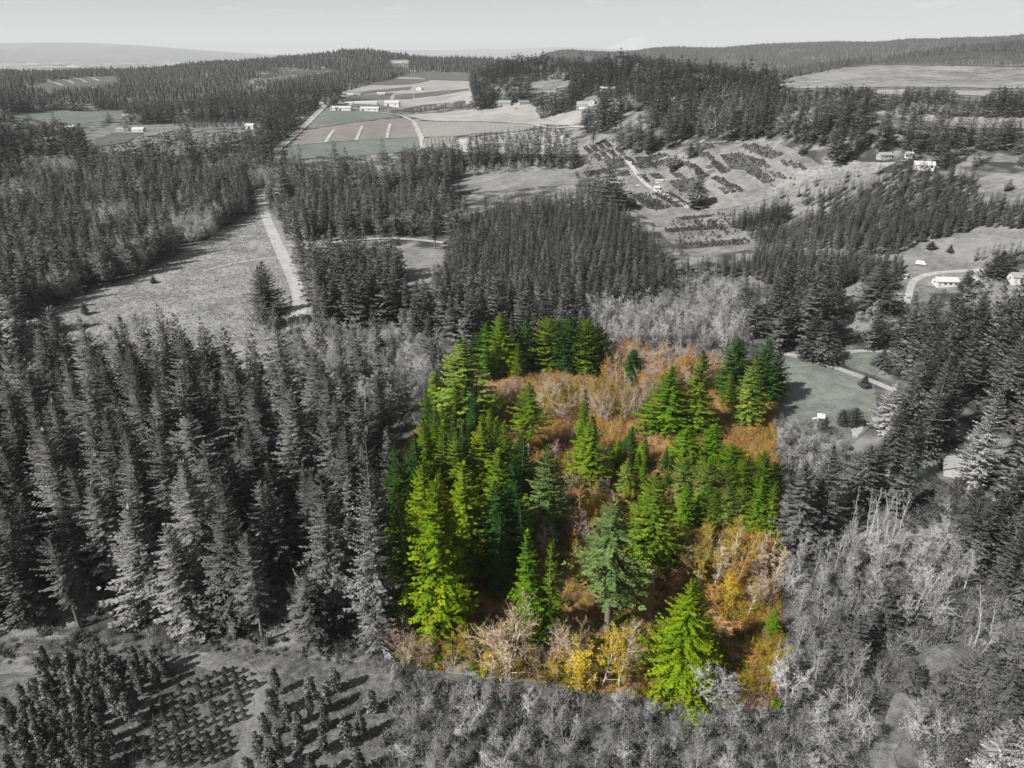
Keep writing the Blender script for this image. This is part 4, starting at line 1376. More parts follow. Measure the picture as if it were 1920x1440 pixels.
# grey trees that stand out
for t in [
    ('full', 'mid', 712, 1208, 815, 84, 'tall pale grey mossy fir touching the left edge of the coloured parcel'),
    ('full', 'pale', 1822, 912, 735, 58, 'silvery white fir standing beside the small white canopy'),
    ('full', 'pale', 1662, 812, 714, 48, 'silvery white fir at the meadow corner above the gravel forecourt'),
    ('full', 'pale', 1842, 1480, 1350, 56, 'small silvery fir in the bottom right corner'),
    ('broad', 'pale', 1908, 1500, 1275, 110, 'large silvery fir cut by the bottom right corner'),
    ('full', 'mid', 390, 960, 777, 110, 'broad lighter grey fir in the middle of the left forest'),
    ('full', 'mid', 397, 1085, 858, 90, 'lighter grey fir below the broad one in the left forest'),
    ('full', 'grey', 572, 930, 727, 78, 'tall pointed grey fir in the right part of the left forest'),
    ('full', 'grey', 230, 1085, 900, 84, 'grey fir with a rounded top above the tree farm'),
    ('full', 'mid', 297, 1150, 945, 96, 'lighter grey fir in front above the dirt track'),
    ('full', 'grey', 163, 1100, 930, 60, 'pointed grey fir left of the round topped one'),
    ('full', 'mid', 367, 1175, 985, 90, 'grey fir right above the dirt track bend'),
    ('full', 'grey', 460, 1165, 960, 90, 'grey fir at the front edge, middle of the left forest'),
    ('full', 'grey', 640, 1150, 880, 90, 'dark grey fir beside the pale mossy fir'),
    ('full', 'dark', 590, 1200, 1080, 70, 'short dark fir at the forest edge by the pale dead birch'),
    ('full', 'dark', 508, 612, 490, 58, 'lone broad dark fir between the clearing and the road'),
    ('full', 'dark', 100, 622, 570, 40, 'lone dark fir at the lower left end of the clearing'),
    ('full', 'dark', 160, 590, 566, 16, 'small dark fir pair member in the clearing'),
    ('full', 'dark', 288, 531, 518, 12, 'tiny dark fir in the middle of the clearing'),
    ('full', 'dark', 496, 590, 500, 40, 'narrow dark fir behind the lone broad fir by the road'),
    ('ragged', 'dark', 816, 467, 395, 30, 'slim ragged fir with bare trunk on the gravel side road'),
    ('full', 'dark', 1306, 389, 328, 34, 'lone dark fir on the broad track below the nursery'),
    ('full', 'dark', 1264, 318, 290, 20, 'lone dark fir among the nursery plots'),
    ('ragged', 'dark', 1292, 300, 268, 24, 'dark tree with bare trunk above the nursery lane'),
    ('full', 'dark', 1140, 386, 318, 48, 'dark fir at the left corner of the nursery'),
    ('full', 'dark', 1104, 362, 302, 34, 'dark narrow fir left of the nursery plots'),
    ('full', 'dark', 1160, 392, 336, 34, 'dark fir right of the nursery corner fir'),
    ('full', 'dark', 1120, 378, 318, 34, 'dark fir between the two nursery corner firs'),
    ('ragged', 'dark', 1112, 275, 228, 22, 'dark tree left of the ridge forest edge'),
    ('full', 'dark', 1832, 1300, 1218, 60, 'dark fir at the head of the evergreen scrub, lower right'),
    ('full', 'dark', 1872, 1335, 1250, 64, 'dark fir right of the one heading the evergreen scrub'),
    ('full', 'dark', 1910, 1275, 1165, 70, 'dark fir cut by the right edge above the evergreen scrub'),
    ('full', 'dark', 1490, 1032, 868, 76, 'dark grey fir just outside the right parcel edge'),
    ('full', 'dark', 1530, 1000, 832, 66, 'taller dark fir behind the one at the right parcel edge'),
    ('full', 'dark', 1600, 950, 830, 66, 'dark bushy fir below the gravel forecourt'),
    ('full', 'dark', 1625, 935, 820, 50, 'dark fir right of the bushy fir below the forecourt'),
    ('round', 'dark', 1577, 798, 768, 24, 'small round dark fir on the meadow edge'),
    ('round', 'dark', 1598, 800, 765, 28, 'small dark fir beside the round one on the meadow edge'),
    ('round', 'dark', 1540, 812, 786, 26, 'small dark fir under the white garden shelter'),
    ('full', 'dark', 1620, 726, 705, 20, 'small fir at the roadside corner of the meadow'),
    ('full', 'dark', 1650, 690, 655, 30, 'small dark fir on the lawn behind the drive'),
    ('full', 'dark', 1540, 678, 600, 50, 'dark fir standing at the bend of the meadow drive'),
    ('full', 'dark', 1520, 675, 590, 44, 'dark fir at the back of the meadow drive'),
    ('full', 'dark', 1745, 468, 452, 16, 'lone small fir on the homestead lawn'),
    ('full', 'dark', 1727, 453, 440, 14, 'small fir at the edge of the homestead lawn'),
    ('full', 'dark', 1780, 474, 458, 12, 'tiny fir on the open homestead lawn'),
    ('full', 'dark', 1648, 540, 490, 44, 'dark fir left of the white sided shed'),
    ('full', 'dark', 1640, 585, 500, 60, 'broad dark fir in front of the white sided shed'),
    ('full', 'dark', 1870, 520, 470, 44, 'dark fir between the two white houses'),
    ('full', 'dark', 1806, 545, 505, 24, 'small fir in front of the white house'),
    ('full', 'dark', 1890, 358, 335, 14, 'lone fir on the pale right lawn'),
    ('full', 'dark', 630, 318, 262, 22, 'tall narrow fir in front of the green field'),
    ('full', 'dark', 653, 330, 276, 20, 'narrow fir right of the tall one in front of the green field'),
    ('ragged', 'dark', 884, 318, 255, 16, 'tall thin fir with bare trunk in front of the tan rows'),
    ('ragged', 'dark', 893, 320, 260, 14, 'thin fir with bare trunk right beside the tallest thin one'),
    ('full', 'dark', 756, 335, 282, 26, 'dark fir left of the brown row field'),
    ('full', 'dark', 788, 325, 272, 26, 'dark fir below the pale farm road'),
    ('full', 'dark', 808, 328, 274, 28, 'dark fir below the small brown field'),
    ('full', 'dark', 54, 226, 212, 18, 'dark tree on the left green field'),
    ('full', 'dark', 103, 238, 210, 14, 'narrow dark fir right on the left green field'),
    ('full', 'dark', 206, 230, 209, 14, 'dark tree at the end of the left green field'),
    ('full', 'dark', 238, 246, 218, 16, 'dark fir beside the white barn'),
]:
    add_hand(*t[:6], label=t[6], zone='grey')
for bx_, by_, ty_, w_ in ((1515, 1132, 1078, 38), (1556, 1160, 1100, 40), (1590, 1245, 1152, 46), (1640, 1178, 1096, 56), (1682, 1160, 1088, 46), (1560, 1215, 1140, 36), (1625, 1205, 1140, 36), (1700, 1290, 1240, 44)):
    add_hand('full', 'dark', bx_, by_, ty_, w_, None, 'grey')
    TREES[-1]['where'] = 'in the bare right wood'
HAND_XY = np.array([(t['x'], t['y'], t['R']) for t in TREES])


def far_from_hand(pts, R, f=0.75):
    d = np.hypot(pts[:, None, 0] - HAND_XY[None, :, 0], pts[:, None, 1] - HAND_XY[None, :, 1])
    return (d > f * (HAND_XY[None, :, 2] + R * 0.6)).all(1)


PARCEL_W = to_world(PARCEL_GROUND)
for pl, gap_, lo_, hi_, ms, ks, sd, wh in (
        ([(750, 900), (800, 850), (900, 860), (980, 880), (1000, 1000), (975, 1100), (900, 1165), (770, 1165)], 8.5, 15, 25, ['dgreen', 'leaf', 'dgreen', 'lime'], ['full', 'slim'], 901, 'among the lime giants'),
        ([(870, 690), (960, 672), (1120, 678), (1150, 700), (1000, 712), (890, 720)], 7.5, 14, 20, ['dgreen', 'leaf'], ['full'], 902, 'along the back parcel edge'),
        ([(1130, 860), (1260, 870), (1300, 930), (1250, 990), (1180, 960)], 8.0, 6, 11, ['vivid', 'leaf', 'dgreen'], ['slim', 'full'], 903, 'right of the parcel centre'),
        ([(1330, 730), (1455, 720), (1455, 780), (1350, 775)], 8.5, 14, 20, ['dgreen', 'leaf'], ['full'], 904, 'in the upper parcel corner'),
        ([(1265, 900), (1450, 880), (1455, 1000), (1330, 990), (1270, 960)], 7.0, 8, 12, ['olive', 'vivid', 'leaf'], ['round', 'full'], 905, 'in the pine row'),
        ([(760, 830), (850, 770), (900, 800), (880, 860), (780, 880)], 8.0, 14, 22, ['dgreen', 'leaf'], ['full'], 906, 'at the left parcel edge')):
    r_ = np.random.default_rng(sd)
    P_ = jitter_grid(to_world(pl, 0, 3), gap_, 0.4, sd, 0.3)
    P_ = P_[far_from_hand(P_, gap_ * 0.4, 0.5)]
    for p in P_:
        H_ = r_.uniform(lo_, hi_)
        TREES.append(dict(x=p[0], y=p[1], z=float(ground_z(p[0], p[1])), H=H_, R=H_ * r_.uniform(0.17, 0.23), mat=ms[r_.integers(len(ms))], kind=ks[r_.integers(len(ks))], zone='parcel', hand=False, label=None, where=wh))
HAND_XY = np.array([(t['x'], t['y'], t['R']) for t in TREES])
TAKEN = []


def stand(name, poly_px, spacing, hmin, hmax, rfrac, mats, kinds=('full',), seed=0, jit=0.38, rot=0.3, lod=0, thin=1.0, check=True, where='', fr=(0.03, 0.35, 0.65, 0.95)):
    """A stand of conifers in a ground area."""
    r = np.random.default_rng(seed)
    pw = to_world(poly_px, 0, 3)
    P_ = jitter_grid(pw, spacing, jit, seed, rot)
    if thin < 1:
        P_ = P_[r.uniform(0, 1, len(P_)) < thin]
    # the parcel has its own trees
    P_ = P_[~inside(PARCEL_W, P_[:, 0], P_[:, 1])]
    for q in TAKEN:
        P_ = P_[~inside(q, P_[:, 0], P_[:, 1])]
    P_ = P_[far_from_hand(P_, spacing * 0.5)]
    Hh = r.uniform(hmin, hmax, len(P_)) * (1 + 0.12 * np.sin(P_[:, 0] / 23) * np.cos(P_[:, 1] / 29))
    z = ground_z(P_[:, 0], P_[:, 1])
    if check:
        ok = ~blocked(P_[:, 0], P_[:, 1], z, Hh, Hh * rfrac, fr=fr)
        P_, Hh, z = P_[ok], Hh[ok], z[ok]
    for i in range(len(P_)):
        TREES.append(dict(x=P_[i, 0], y=P_[i, 1], z=z[i], H=Hh[i], R=Hh[i] * rfrac * r.uniform(0.85, 1.2), mat=mats[r.integers(len(mats))],
                          kind=kinds[r.integers(len(kinds))], zone=name, hand=False, label=None, where=where))
    TAKEN.append(pw)


# near and middle stands (ground areas)
stand('left', [(-260, 745), (60, 735), (330, 712), (470, 730), (560, 748), (650, 792), (738, 850), (742, 1190), (690, 1215), (560, 1222), (380, 1208), (200, 1205), (-260, 1225)],
      9.4, 20, 38, 0.205, ['grey', 'grey', 'dark', 'dark', 'mid'], ('full', 'full', 'full', 'slim', 'ragged'), 1, where='in the dense left forest')
stand('leftback', [(150, 690), (330, 660), (450, 690), (520, 720), (470, 730), (330, 712), (60, 735)], 9, 20, 27, 0.16, ['dark', 'grey'], ('full',), 2, thin=0.45, where='at the left forest back')
stand('roadside', [(585, 535), (600, 508), (660, 505), (745, 510), (765, 545), (755, 600), (700, 625), (610, 625), (592, 585)], 8.8, 22, 32, 0.215, ['grey', 'dark'], ('full', 'slim'), 3, where='right of the curved road')
stand('mixed', [(590, 640), (700, 630), (800, 640), (870, 660), (850, 705), (800, 770), (745, 840), (660, 790), (590, 720)], 10, 16, 26, 0.19, ['grey', 'dark', 'mid'], ('full', 'slim'), 4, thin=0.5, where='in the mixed left wood')
stand('backbelt', [(765, 560), (850, 580), (1000, 600), (1090, 610), (1100, 655), (1000, 668), (900, 672), (830, 690), (800, 640), (760, 625)], 8.4, 19, 30, 0.2, ['grey', 'dark'], ('full', 'slim'), 5, where='in the dark rear belt')
stand('plantation', [(850, 458), (870, 430), (940, 400), (1060, 395), (1150, 415), (1200, 450), (1255, 520), (1270, 560), (1180, 590), (1090, 608), (1000, 598), (850, 578), (805, 550), (830, 500)],
      5.2, 11, 19, 0.185, ['grey', 'mid', 'grey', 'dark'], ('slim',), 6, jit=0.25, where='in the close plantation')
stand('belt_right', [(1150, 560), (1260, 500), (1300, 540), (1330, 560), (1250, 600), (1150, 605)], 7.5, 19, 27, 0.16, ['dark', 'grey'], ('full',), 7, thin=0.6, where='at the plantation end')
stand('right_upper', [(1385, 590), (1440, 575), (1520, 570), (1600, 585), (1590, 650), (1540, 668), (1480, 662), (1440, 660), (1390, 630)], 8.6, 22, 33, 0.2, ['dark', 'grey'], ('full',), 8, where='behind the meadow drive')
stand('right', [(1650, 680), (1700, 655), (1800, 640), (2200, 640), (2300, 1080), (2060, 1120), (1800, 1005), (1730, 985), (1660, 985), (1640, 900), (1630, 830), (1660, 780), (1655, 720)],
      9.2, 20, 36, 0.2, ['dark', 'grey', 'dark'], ('full', 'full', 'slim', 'ragged'), 9, where='in the dense right forest', fr=(0.05, 0.5, 0.9))
stand('right_low', [(1720, 1000), (1800, 1006), (2060, 1125), (2000, 1210), (1860, 1150), (1760, 1060)], 7.5, 14, 24, 0.2, ['dark', 'grey'], ('full',), 15, where='above the leaning trunks', check=False)
stand('right_gap', [(1600, 640), (1640, 590), (1700, 610), (1800, 610), (2200, 600), (2200, 640), (1800, 640), (1700, 655), (1650, 680)], 7.4, 18, 25, 0.165, ['dark', 'grey'], ('full',), 10, thin=0.8, where='below the white houses')
stand('mid_left', [(527, 425), (560, 395), (640, 380), (760, 378), (850, 392), (842, 440), (760, 442), (690, 442), (600, 450), (552, 455), (535, 442)], 8.0, 15, 27, 0.21, ['grey', 'dark', 'mid'], ('full', 'slim'), 11, lod=1, where='above the gravel side road')
stand('road_end', [(395, 432), (440, 395), (470, 372), (470, 395), (430, 428)], 6, 18, 25, 0.17, ['dark', 'grey'], ('full',), 12, where='at the top of the clearing')
stand('field_belt', [(745, 338), (880, 320), (1000, 314), (1078, 320), (1084, 300), (1000, 296), (880, 300), (760, 312)], 7.5, 19, 30, 0.19, ['dark', 'grey', 'dark'], ('full', 'slim', 'ragged'), 27, thin=0.85, where='below the tan rows', check=False)
stand('ridge_front', [(1470, 284), (1600, 288), (1700, 284), (1800, 284), (2050, 284), (2050, 256), (1800, 258), (1650, 256), (1500, 258)], 9.5, 17, 25, 0.21, ['dark', 'dark', 'grey'], ('full',), 28, thin=0.9, where='on the ridge front', check=False)
stand('nursery_head', [(1150, 285), (1205, 292), (1290, 268), (1280, 255), (1200, 262), (1160, 268)], 9.5, 22, 32, 0.2, ['dark', 'grey'], ('full',), 29, thin=0.85, where='above the nursery', check=False)
PALE_CLUMPS = [[(60, 325), (140, 318), (150, 345), (70, 352)], [(300, 300), (350, 290), (360, 312), (310, 318)], [(360, 288), (410, 280), (415, 300), (370, 306)], [(340, 452), (400, 430), (410, 448), (350, 470)], [(0, 375), (50, 365), (60, 400), (0, 410)],
               [(470, 345), (520, 335), (540, 352), (490, 362)], [(180, 420), (250, 405), (260, 430), (190, 445)], [(690, 345), (760, 335), (770, 352), (700, 362)]]
for pl in PALE_CLUMPS:
    TAKEN.append(to_world(pl, 0, 3))
stand('left_upper', [(-300, 640), (35, 600), (110, 570), (290, 495), (400, 442), (470, 398), (480, 350), (300, 330), (100, 350), (-300, 350)], 9.0, 17, 30, 0.21, ['grey', 'dark', 'mid', 'dark'], ('full', 'slim'), 13, where='beyond the clearing', fr=(0.03, 0.5, 0.9))
# Christmas tree plantation on the right slope
stand('young', [(1350, 415), (1372, 402), (1470, 380), (1482, 390), (1478, 420), (1400, 436), (1380, 432)], 4.6, 10, 13.5, 0.18, ['dark'], ('slim',), 21, jit=0.2, rot=0.5, where='in the dark nursery block')
stand('young', [(1395, 440), (1480, 425), (1545, 400), (1490, 385), (1520, 372), (1600, 352), (1700, 322), (1850, 345), (1960, 385), (1960, 425), (1850, 440), (1760, 449), (1705, 462), (1690, 480), (1640, 482), (1540, 468), (1480, 478), (1430, 470), (1415, 458)],
      4.6, 8, 13, 0.185, ['grey', 'mid', 'dark', 'mid'], ('slim',), 22, jit=0.3, rot=0.5, thin=0.97, where='in the open plantation')
stand('young', [(1270, 492), (1420, 480), (1540, 485), (1690, 500), (1698, 530), (1600, 535), (1560, 545), (1480, 545), (1390, 520), (1290, 512)], 4.2, 8.5, 12.5, 0.18, ['mid', 'grey'], ('slim',), 23, jit=0.25, rot=0.5, where='in the pale plantation front')
stand('young', [(1490, 346), (1640, 320), (1705, 318), (1560, 360), (1490, 382), (1440, 402), (1420, 385)], 8.5, 6, 10, 0.2, ['dark', 'grey', 'mid'], ('slim',), 26, thin=0.55, where='on the open upper slope', check=False)
stand('young', [(1830, 470), (1880, 462), (1925, 470), (1980, 500), (1920, 512), (1860, 490), (1820, 500), (1790, 500)], 5.5, 7, 11, 0.18, ['dark'], ('full',), 24, where='beside the white house')
stand('young', [(1835, 330), (1870, 310), (1900, 318), (1890, 332)], 5.5, 9, 13, 0.2, ['dark'], ('full',), 25, where='on the far right lawn')

# everything farther: forest by default
FAR = []


def far_forest(dmin, dmax, spacing, hmin, hmax, seed, az=41, thin=1.0, poly=None):
    r = np.random.default_rng(seed)
    a = math.radians(az)
    xs = np.arange(-dmax * math.sin(a), dmax * math.sin(a), spacing)
    ys = np.arange(dmin * math.cos(a) * 0.9, dmax, spacing)
    X, Y = np.meshgrid(xs, ys)
    X = X + (np.arange(X.shape[0])[:, None] % 2) * spacing * 0.5
    X, Y = X.ravel(), Y.ravel()
    X = X + r.uniform(-0.42, 0.42, X.shape) * spacing
    Y = Y + r.uniform(-0.42, 0.42, Y.shape) * spacing
    d = np.hypot(X, Y)
    m = (d > dmin) & (d < dmax) & (np.abs(np.arctan2(X, Y)) < a)
    # patches of older and younger woods
    patch = np.sin(X / 61 + 1.3 * np.sin(Y / 97)) + np.sin(Y / 73 + 1.1 * np.sin(X / 83 + 2))
    gapn = np.sin(X / 47 + 2 * np.sin(Y / 131)) * np.sin(Y / 59 + 1.7 * np.sin(X / 113)) + 0.5 * np.sin(X / 19 + Y / 23)
    m &= (r.uniform(0, 1, X.shape) < thin) & ((gapn < np.where((np.arctan2(X, Y) < -0.20) & (d > 900), 0.35, 0.9)) | (r.uniform(0, 1, X.shape) < 0.12))
    X, Y, patch = X[m], Y[m], patch[m]
    ok = ~inside(PARCEL_W, X, Y)
    for q in TAKEN:
        ok &= ~inside(q, X, Y)
    X, Y, patch = X[ok], Y[ok], patch[ok]
    H = (hmin + (hmax - hmin) * r.beta(2, 2, len(X))) * r.uniform(0.75, 1.15, len(X)) * np.where(patch > 0.75, 0.6, np.where(patch < -0.9, 1.15, 1.0))
    Z = ground_z(X, Y)
    px, py, _ = project(X, Y, Z + H)
    ok = (px > -160) & (px < 2080) & (py < 1500)
    X, Y, Z, H, patch = X[ok], Y[ok], Z[ok], H[ok], patch[ok]
    ok = ~blocked(X, Y, Z, H, H * (0.2 if dmax < 900 else 0.05), fr=(0.05, 0.5, 0.95) if dmax < 900 else (0.1, 0.5, 0.85))
    FAR.append((X[ok], Y[ok], Z[ok], H[ok], patch[ok]))


def far_clear(px_poly):
    TAKEN.append(to_world(px_poly, 0, 3))


# ground that is open but hidden behind its own edge trees
for pl in (CLEARING, [(575, 540), (560, 480), (545, 455), (700, 448), (850, 440), (850, 560), (760, 620), (590, 640)], NURSERY, HOMEST,
           [(1450, 700), (1640, 700), (1660, 900), (1480, 900)], FARM, [(735, 1250), (1462, 1335), (1462, 1020), (2300, 1060), (2300, 1700), (690, 1700)],
           [(1345, 395), (1500, 350), (1700, 318), (2000, 350), (2000, 600), (1590, 600), (1380, 600), (1250, 520)], [(1090, 560), (1400, 540), (1400, 660), (1100, 680)]):
    far_clear(pl)
far_forest(330, 820, 9.2, 20, 36, 41)
far_forest(820, 1700, 10.5, 20, 36, 42, thin=0.93)
far_forest(1700, 3900, 13, 14, 26, 43, thin=0.88)
far_forest(3900, 7200, 17, 13, 22, 44, thin=0.8)


# ------------------------------------------------------------------ conifers: the largest as trees of their own, the rest as one forest
ORD = ('first second third fourth fifth sixth seventh eighth ninth tenth eleventh twelfth thirteenth fourteenth fifteenth sixteenth seventeenth eighteenth nineteenth twentieth '
       'twenty-first twenty-second twenty-third twenty-fourth twenty-fifth twenty-sixth twenty-seventh twenty-eighth twenty-ninth thirtieth').split()


def row_labels(items, where, per_row):
    """items: (foot x, foot y, words). Rows counted from the front, trees along a row from the left."""
    res = [None] * len(items)
    order_ = sorted(range(len(items)), key=lambda i: -items[i][1])
    for r_ in range(0, len(order_), per_row):
        row = sorted(order_[r_:r_ + per_row], key=lambda i: items[i][0])
        for k_, i in enumerate(row):
            tail = '%s, %s from left in %s row from front' % (where, ORD[k_], ORD[r_ // per_row])
            desc = items[i][2].split()
            while len(desc) + len(tail.split()) > 16 and len(desc) > 1:
                desc.pop(0)
            res[i] = ' '.join(desc) + ' ' + tail
    return res


for t in TREES:
    px, py, dep = project(t['x'], t['y'], t['z'] + t['H'])
    t['tx'], t['ty'], t['dep'] = float(px), float(py), float(dep)
    vis = -20 < px < 1940 and py < 1438 and float(project(t['x'], t['y'], t['z'])[1]) > 0
    t['size'] = t['H'] * F / dep if vis else 0
TONE = {'grey': 'grey', 'dark': 'dark grey', 'mid': 'light grey', 'pale': 'silvery'}
young = [t for t in TREES if t['zone'] in ('young',)]
firs = [t for t in TREES if t['zone'] != 'young']
firs.sort(key=lambda t: (not (t['hand'] or t['zone'] == 'parcel'), -t['size']))
young.sort(key=lambda t: -t['size'])
rt = np.random.default_rng(77)
SMALL = {'full': 0, 'slim': 1, 'ragged': 0, 'broad': 2, 'round': 2}
small_cr = []
for i, (v, f, tn, nn_) in enumerate(MIDF):
    small_cr.append((mesh_from('crown_small_%d' % i, v, f, tn, nrm=nn_), trunk_mesh('trunk_small_%d' % i, 400 + i, H0, 0.4, sides=5), H0, MIDR[i]))


def stand_tree(t, name, label, group, parts=True):
    if t['dep'] < 420 or t['kind'] in ('ragged', 'round', 'broad'):
        lst = FIR[t['kind']]
        cr, tr, h, R = lst[rt.integers(len(lst))]
    else:
        cr, tr, h, R = small_cr[rt.integers(5)]
    s = (t['R'] / R, t['R'] / R, t['H'] / h)
    root = empty(name, (t['x'], t['y'], t['z']), rt.uniform(0, 6.28), s)
    root.rotation_euler.x, root.rotation_euler.y = rt.normal(0, 0.022), rt.normal(0, 0.022)
    tag(root, label, 'tree', group)
    col = t['zone'] == 'parcel'
    obj('trunk', tr, BARK_BROWN if col else BARK_GREY, root)
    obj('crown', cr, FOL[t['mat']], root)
    return root


def words_for(t):
    ratio = t['R'] / t['H']
    sz = 'tall' if t['H'] > 30 else 'short' if t['H'] < 18 else 'slim' if ratio < 0.14 else 'broad' if ratio > 0.18 else ''
    return (sz + ' ' if sz else '') + TONE.get(t['mat'], 'green')


def label_rows(lst, desc, per_row):
    by = {}
    for t in lst:
        if not t['label']:
            by.setdefault(t['where'], []).append(t)
    for wh, ts in by.items():
        it = []
        for t in ts:
            bx, by_, _ = project(t['x'], t['y'], t['z'])
            it.append((float(bx), float(by_), desc(t)))
        for t, l in zip(ts, row_labels(it, wh, per_row)):
            t['label'] = l


label_rows(firs[:300], lambda t: words_for(t) + ' fir', 12)
for k, t in enumerate(firs[:300]):
    lab = t['label']
    grp = 'firs of the coloured parcel' if t['zone'] == 'parcel' else 'grey firs outside the parcel' if t['hand'] else 'firs ' + t['where']
    stand_tree(t, 'fir_tree', lab, grp)
YOUNG_ME = []
for i in range(3):
    v, f, tn, _n = fir_crown(501 + i, H0, 4.6, 0.04, shape='slim', whorls=22, nbr=7, npt=3, sl=2.2, sw=1.0)
    tv, tf = tube([(0, 0, -1), (0, 0, 20)], [0.5, 0.1], 5)
    V = np.concatenate([v, np.array(tv)])
    Q = np.concatenate([f, np.array(tf) + len(v)])
    YOUNG_ME.append(mesh_from('young_fir_%d' % i, V, Q, np.concatenate([tn, np.full(len(tf), 0.2)]), nrm=crown_normals(V, Q, seed=i)))
label_rows(young[:300], lambda t: TONE[t['mat']] + ' young fir', 16)
for t in young[:300]:
    lab = t['label']
    me = YOUNG_ME[rt.integers(3)]
    o = obj('young_fir', me, FOL[t['mat']], None, (t['x'], t['y'], t['z']), rt.uniform(0, 6.28), (t['R'] / 4.6, t['R'] / 4.6, t['H'] / H0))
    tag(o, lab, 'young tree', 'young firs ' + t['where'])

# the rest, stuff: middle distance with fuller meshes, then farther with simpler ones
rest = firs[300:] + young[300:]
mats3 = ['grey', 'dark', 'mid']
near_protos, near_ref = [], []
for mt in mats3:
    for i, (v, f, tn, nn_) in enumerate(MIDF):
        me = mesh_from('forest_%s_%d' % (mt, i), v, f, tn, nrm=nn_)
        me.materials.append(FOL[mt])
        near_protos.append(me)
        near_ref.append(MIDR[i])
pts, rz, sc, vi = [], [], [], []
for t in rest:
    m_ = mats3.index(t['mat']) if t['mat'] in mats3 else 0
    k = m_ * 5 + rt.integers(5)
    pts.append((t['x'], t['y'], t['z'])); rz.append(rt.uniform(0, 6.28)); vi.append(k)
    sc.append((t['R'] / near_ref[k], t['R'] / near_ref[k], t['H'] / H0))
X, Y, Z, H, pt = FAR[0]
for i in range(len(X)):
    q = rt.uniform()
    m_ = 1 if q < 0.22 else 0 if q < 0.66 else 2
    k = m_ * 5 + rt.integers(5)
    R = H[i] * rt.uniform(0.16, 0.25)
    pts.append((X[i], Y[i], Z[i])); rz.append(rt.uniform(0, 6.28)); vi.append(k); sc.append((R / near_ref[k], R / near_ref[k], H[i] / H0))
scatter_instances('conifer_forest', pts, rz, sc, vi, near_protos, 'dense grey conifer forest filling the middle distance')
print('near forest instances', len(pts))
MIXG = foliage('far_needles', [g(0.065), g(0.11), g(0.08), g(0.14), g(0.07)])
FARMIX = foliage('distant_needles', [g(0.055), g(0.085), g(0.065), g(0.105)])
for (X, Y, Z, H, pt), src, mt, nm, lb in (
        (FAR[1], FARF, MIXG, 'hill_forest', 'grey conifer forest on the nearer hills'),
        (FAR[2], DOTF, FARMIX, 'distant_forest', 'grey conifer forest on the distant hills'),
        (FAR[3], DOTF, FARMIX, 'ridge_forest', 'hazy forest covering the long far ridge')):
    pr = proto_meshes(src, mt, nm)
    nn = len(X)
    R = H * rt.uniform(0.8, 1.2, nn) * (1.25 if nm == 'ridge_forest' else 1.0)
    scatter_instances(nm, np.stack([X, Y, Z], 1), rt.uniform(0, 6.28, nn), np.stack([R / 30, R / 30, H / 30], 1), rt.integers(0, len(pr), nn), pr, lb)
    print(nm, nn)

P_ = jitter_grid(to_world([(1565, 127), (1640, 117), (1760, 104), (1830, 98), (2050, 101), (2050, 128), (1780, 122), (1640, 121)], 0, 3), 11, 0.4, 871, 0.2)
k = len(P_)
s_ = rt.uniform(0.12, 0.28, k)
pr = proto_meshes(DOTF, FARMIX, 'replanted')
scatter_instances('replanted_firs', np.column_stack([P_, ground_z(P_[:, 0], P_[:, 1])]), rt.uniform(0, 6.28, k), np.stack([s_ * 1.3, s_ * 1.3, s_], 1), rt.integers(0, 3, k), pr, 'young replanted firs on the dark upper slope')

# ------------------------------------------------------------------ leafless trees
TWNAME = {'grey': 'grey', 'pale': 'pale', 'gold': 'golden', 'orange': 'orange', 'tan': 'tan', 'pink': 'pinkish', 'olive': 'olive yellow'}
BTREES = []


def bare_stand(poly_px, spacing, hmin, hmax, kinds, twigs, seed, where, thin=1.0, check=False, barkm=None, jit=0.4):
    r = np.random.default_rng(seed)
    pw = to_world(poly_px, 0, 3)
    P_ = jitter_grid(pw, spacing, jit, seed, r.uniform(0, 1.5))
    P_ = P_[r.uniform(0, 1, len(P_)) < thin]
    P_ = P_[far_from_hand(P_, 1.0, 0.55)]
    H = r.uniform(hmin, hmax, len(P_))
    z = ground_z(P_[:, 0], P_[:, 1])
    if check:
        ok = ~blocked(P_[:, 0], P_[:, 1], z, H)
        P_, H, z = P_[ok], H[ok], z[ok]
    for i in range(len(P_)):
        BTREES.append(dict(x=P_[i, 0], y=P_[i, 1], z=z[i], H=H[i], kind=kinds[r.integers(len(kinds))], tw=twigs[r.integers(len(twigs))], where=where, label=None, bark=barkm, hand=False))


def bare_hand(kind, tw, bx, by, top, label, barkm=None):
    b = at(bx, by)[0]
    BTREES.append(dict(x=b[0], y=b[1], z=b[2], H=height_to(b, top), kind=kind, tw=tw, where='', label=label, bark=barkm, hand=True))


bare_hand('budding', 'gold', 1122, 1286, 1176, 'round bright yellow budding tree in front of the tall pale trunk fir')
bare_hand('maple', 'tan', 958, 1272, 1150, 'large cream trunked bare tree below the lime giants')
bare_hand('budding', 'gold', 1074, 1306, 1250, 'small yellow bush tree at the front parcel edge')
bare_hand('maple', 'tan', 1072, 1262, 1170, 'pale many stemmed tree left of the bright yellow tree')
bare_hand('alder', 'olive', 812, 1235, 1160, 'pale trunked olive tree under the largest lime giant')
bare_hand('alder', 'gold', 1370, 1060, 968, 'golden tree with pale trunk below the pine row')
bare_hand('alder', 'tan', 1160, 1290, 1160, 'leaning pale bare snag right of the yellow tree')
bare_hand('maple', 'pale', 1325, 1322, 1240, 'pale dead branching snag at the foot of the bushy lime fir', BARK_PALE)
bare_hand('alder', 'pale', 1476, 1035, 988, 'short pale dead spruce stub outside the right parcel edge', BARK_PALE)
bare_hand('alder', 'pale', 75, 1050, 985, 'bare pale snag with stub branches in the left forest', BARK_PALE)
bare_hand('maple', 'pale', 612, 1165, 1050, 'pale bare tree beside the mossy grey fir', BARK_PALE)
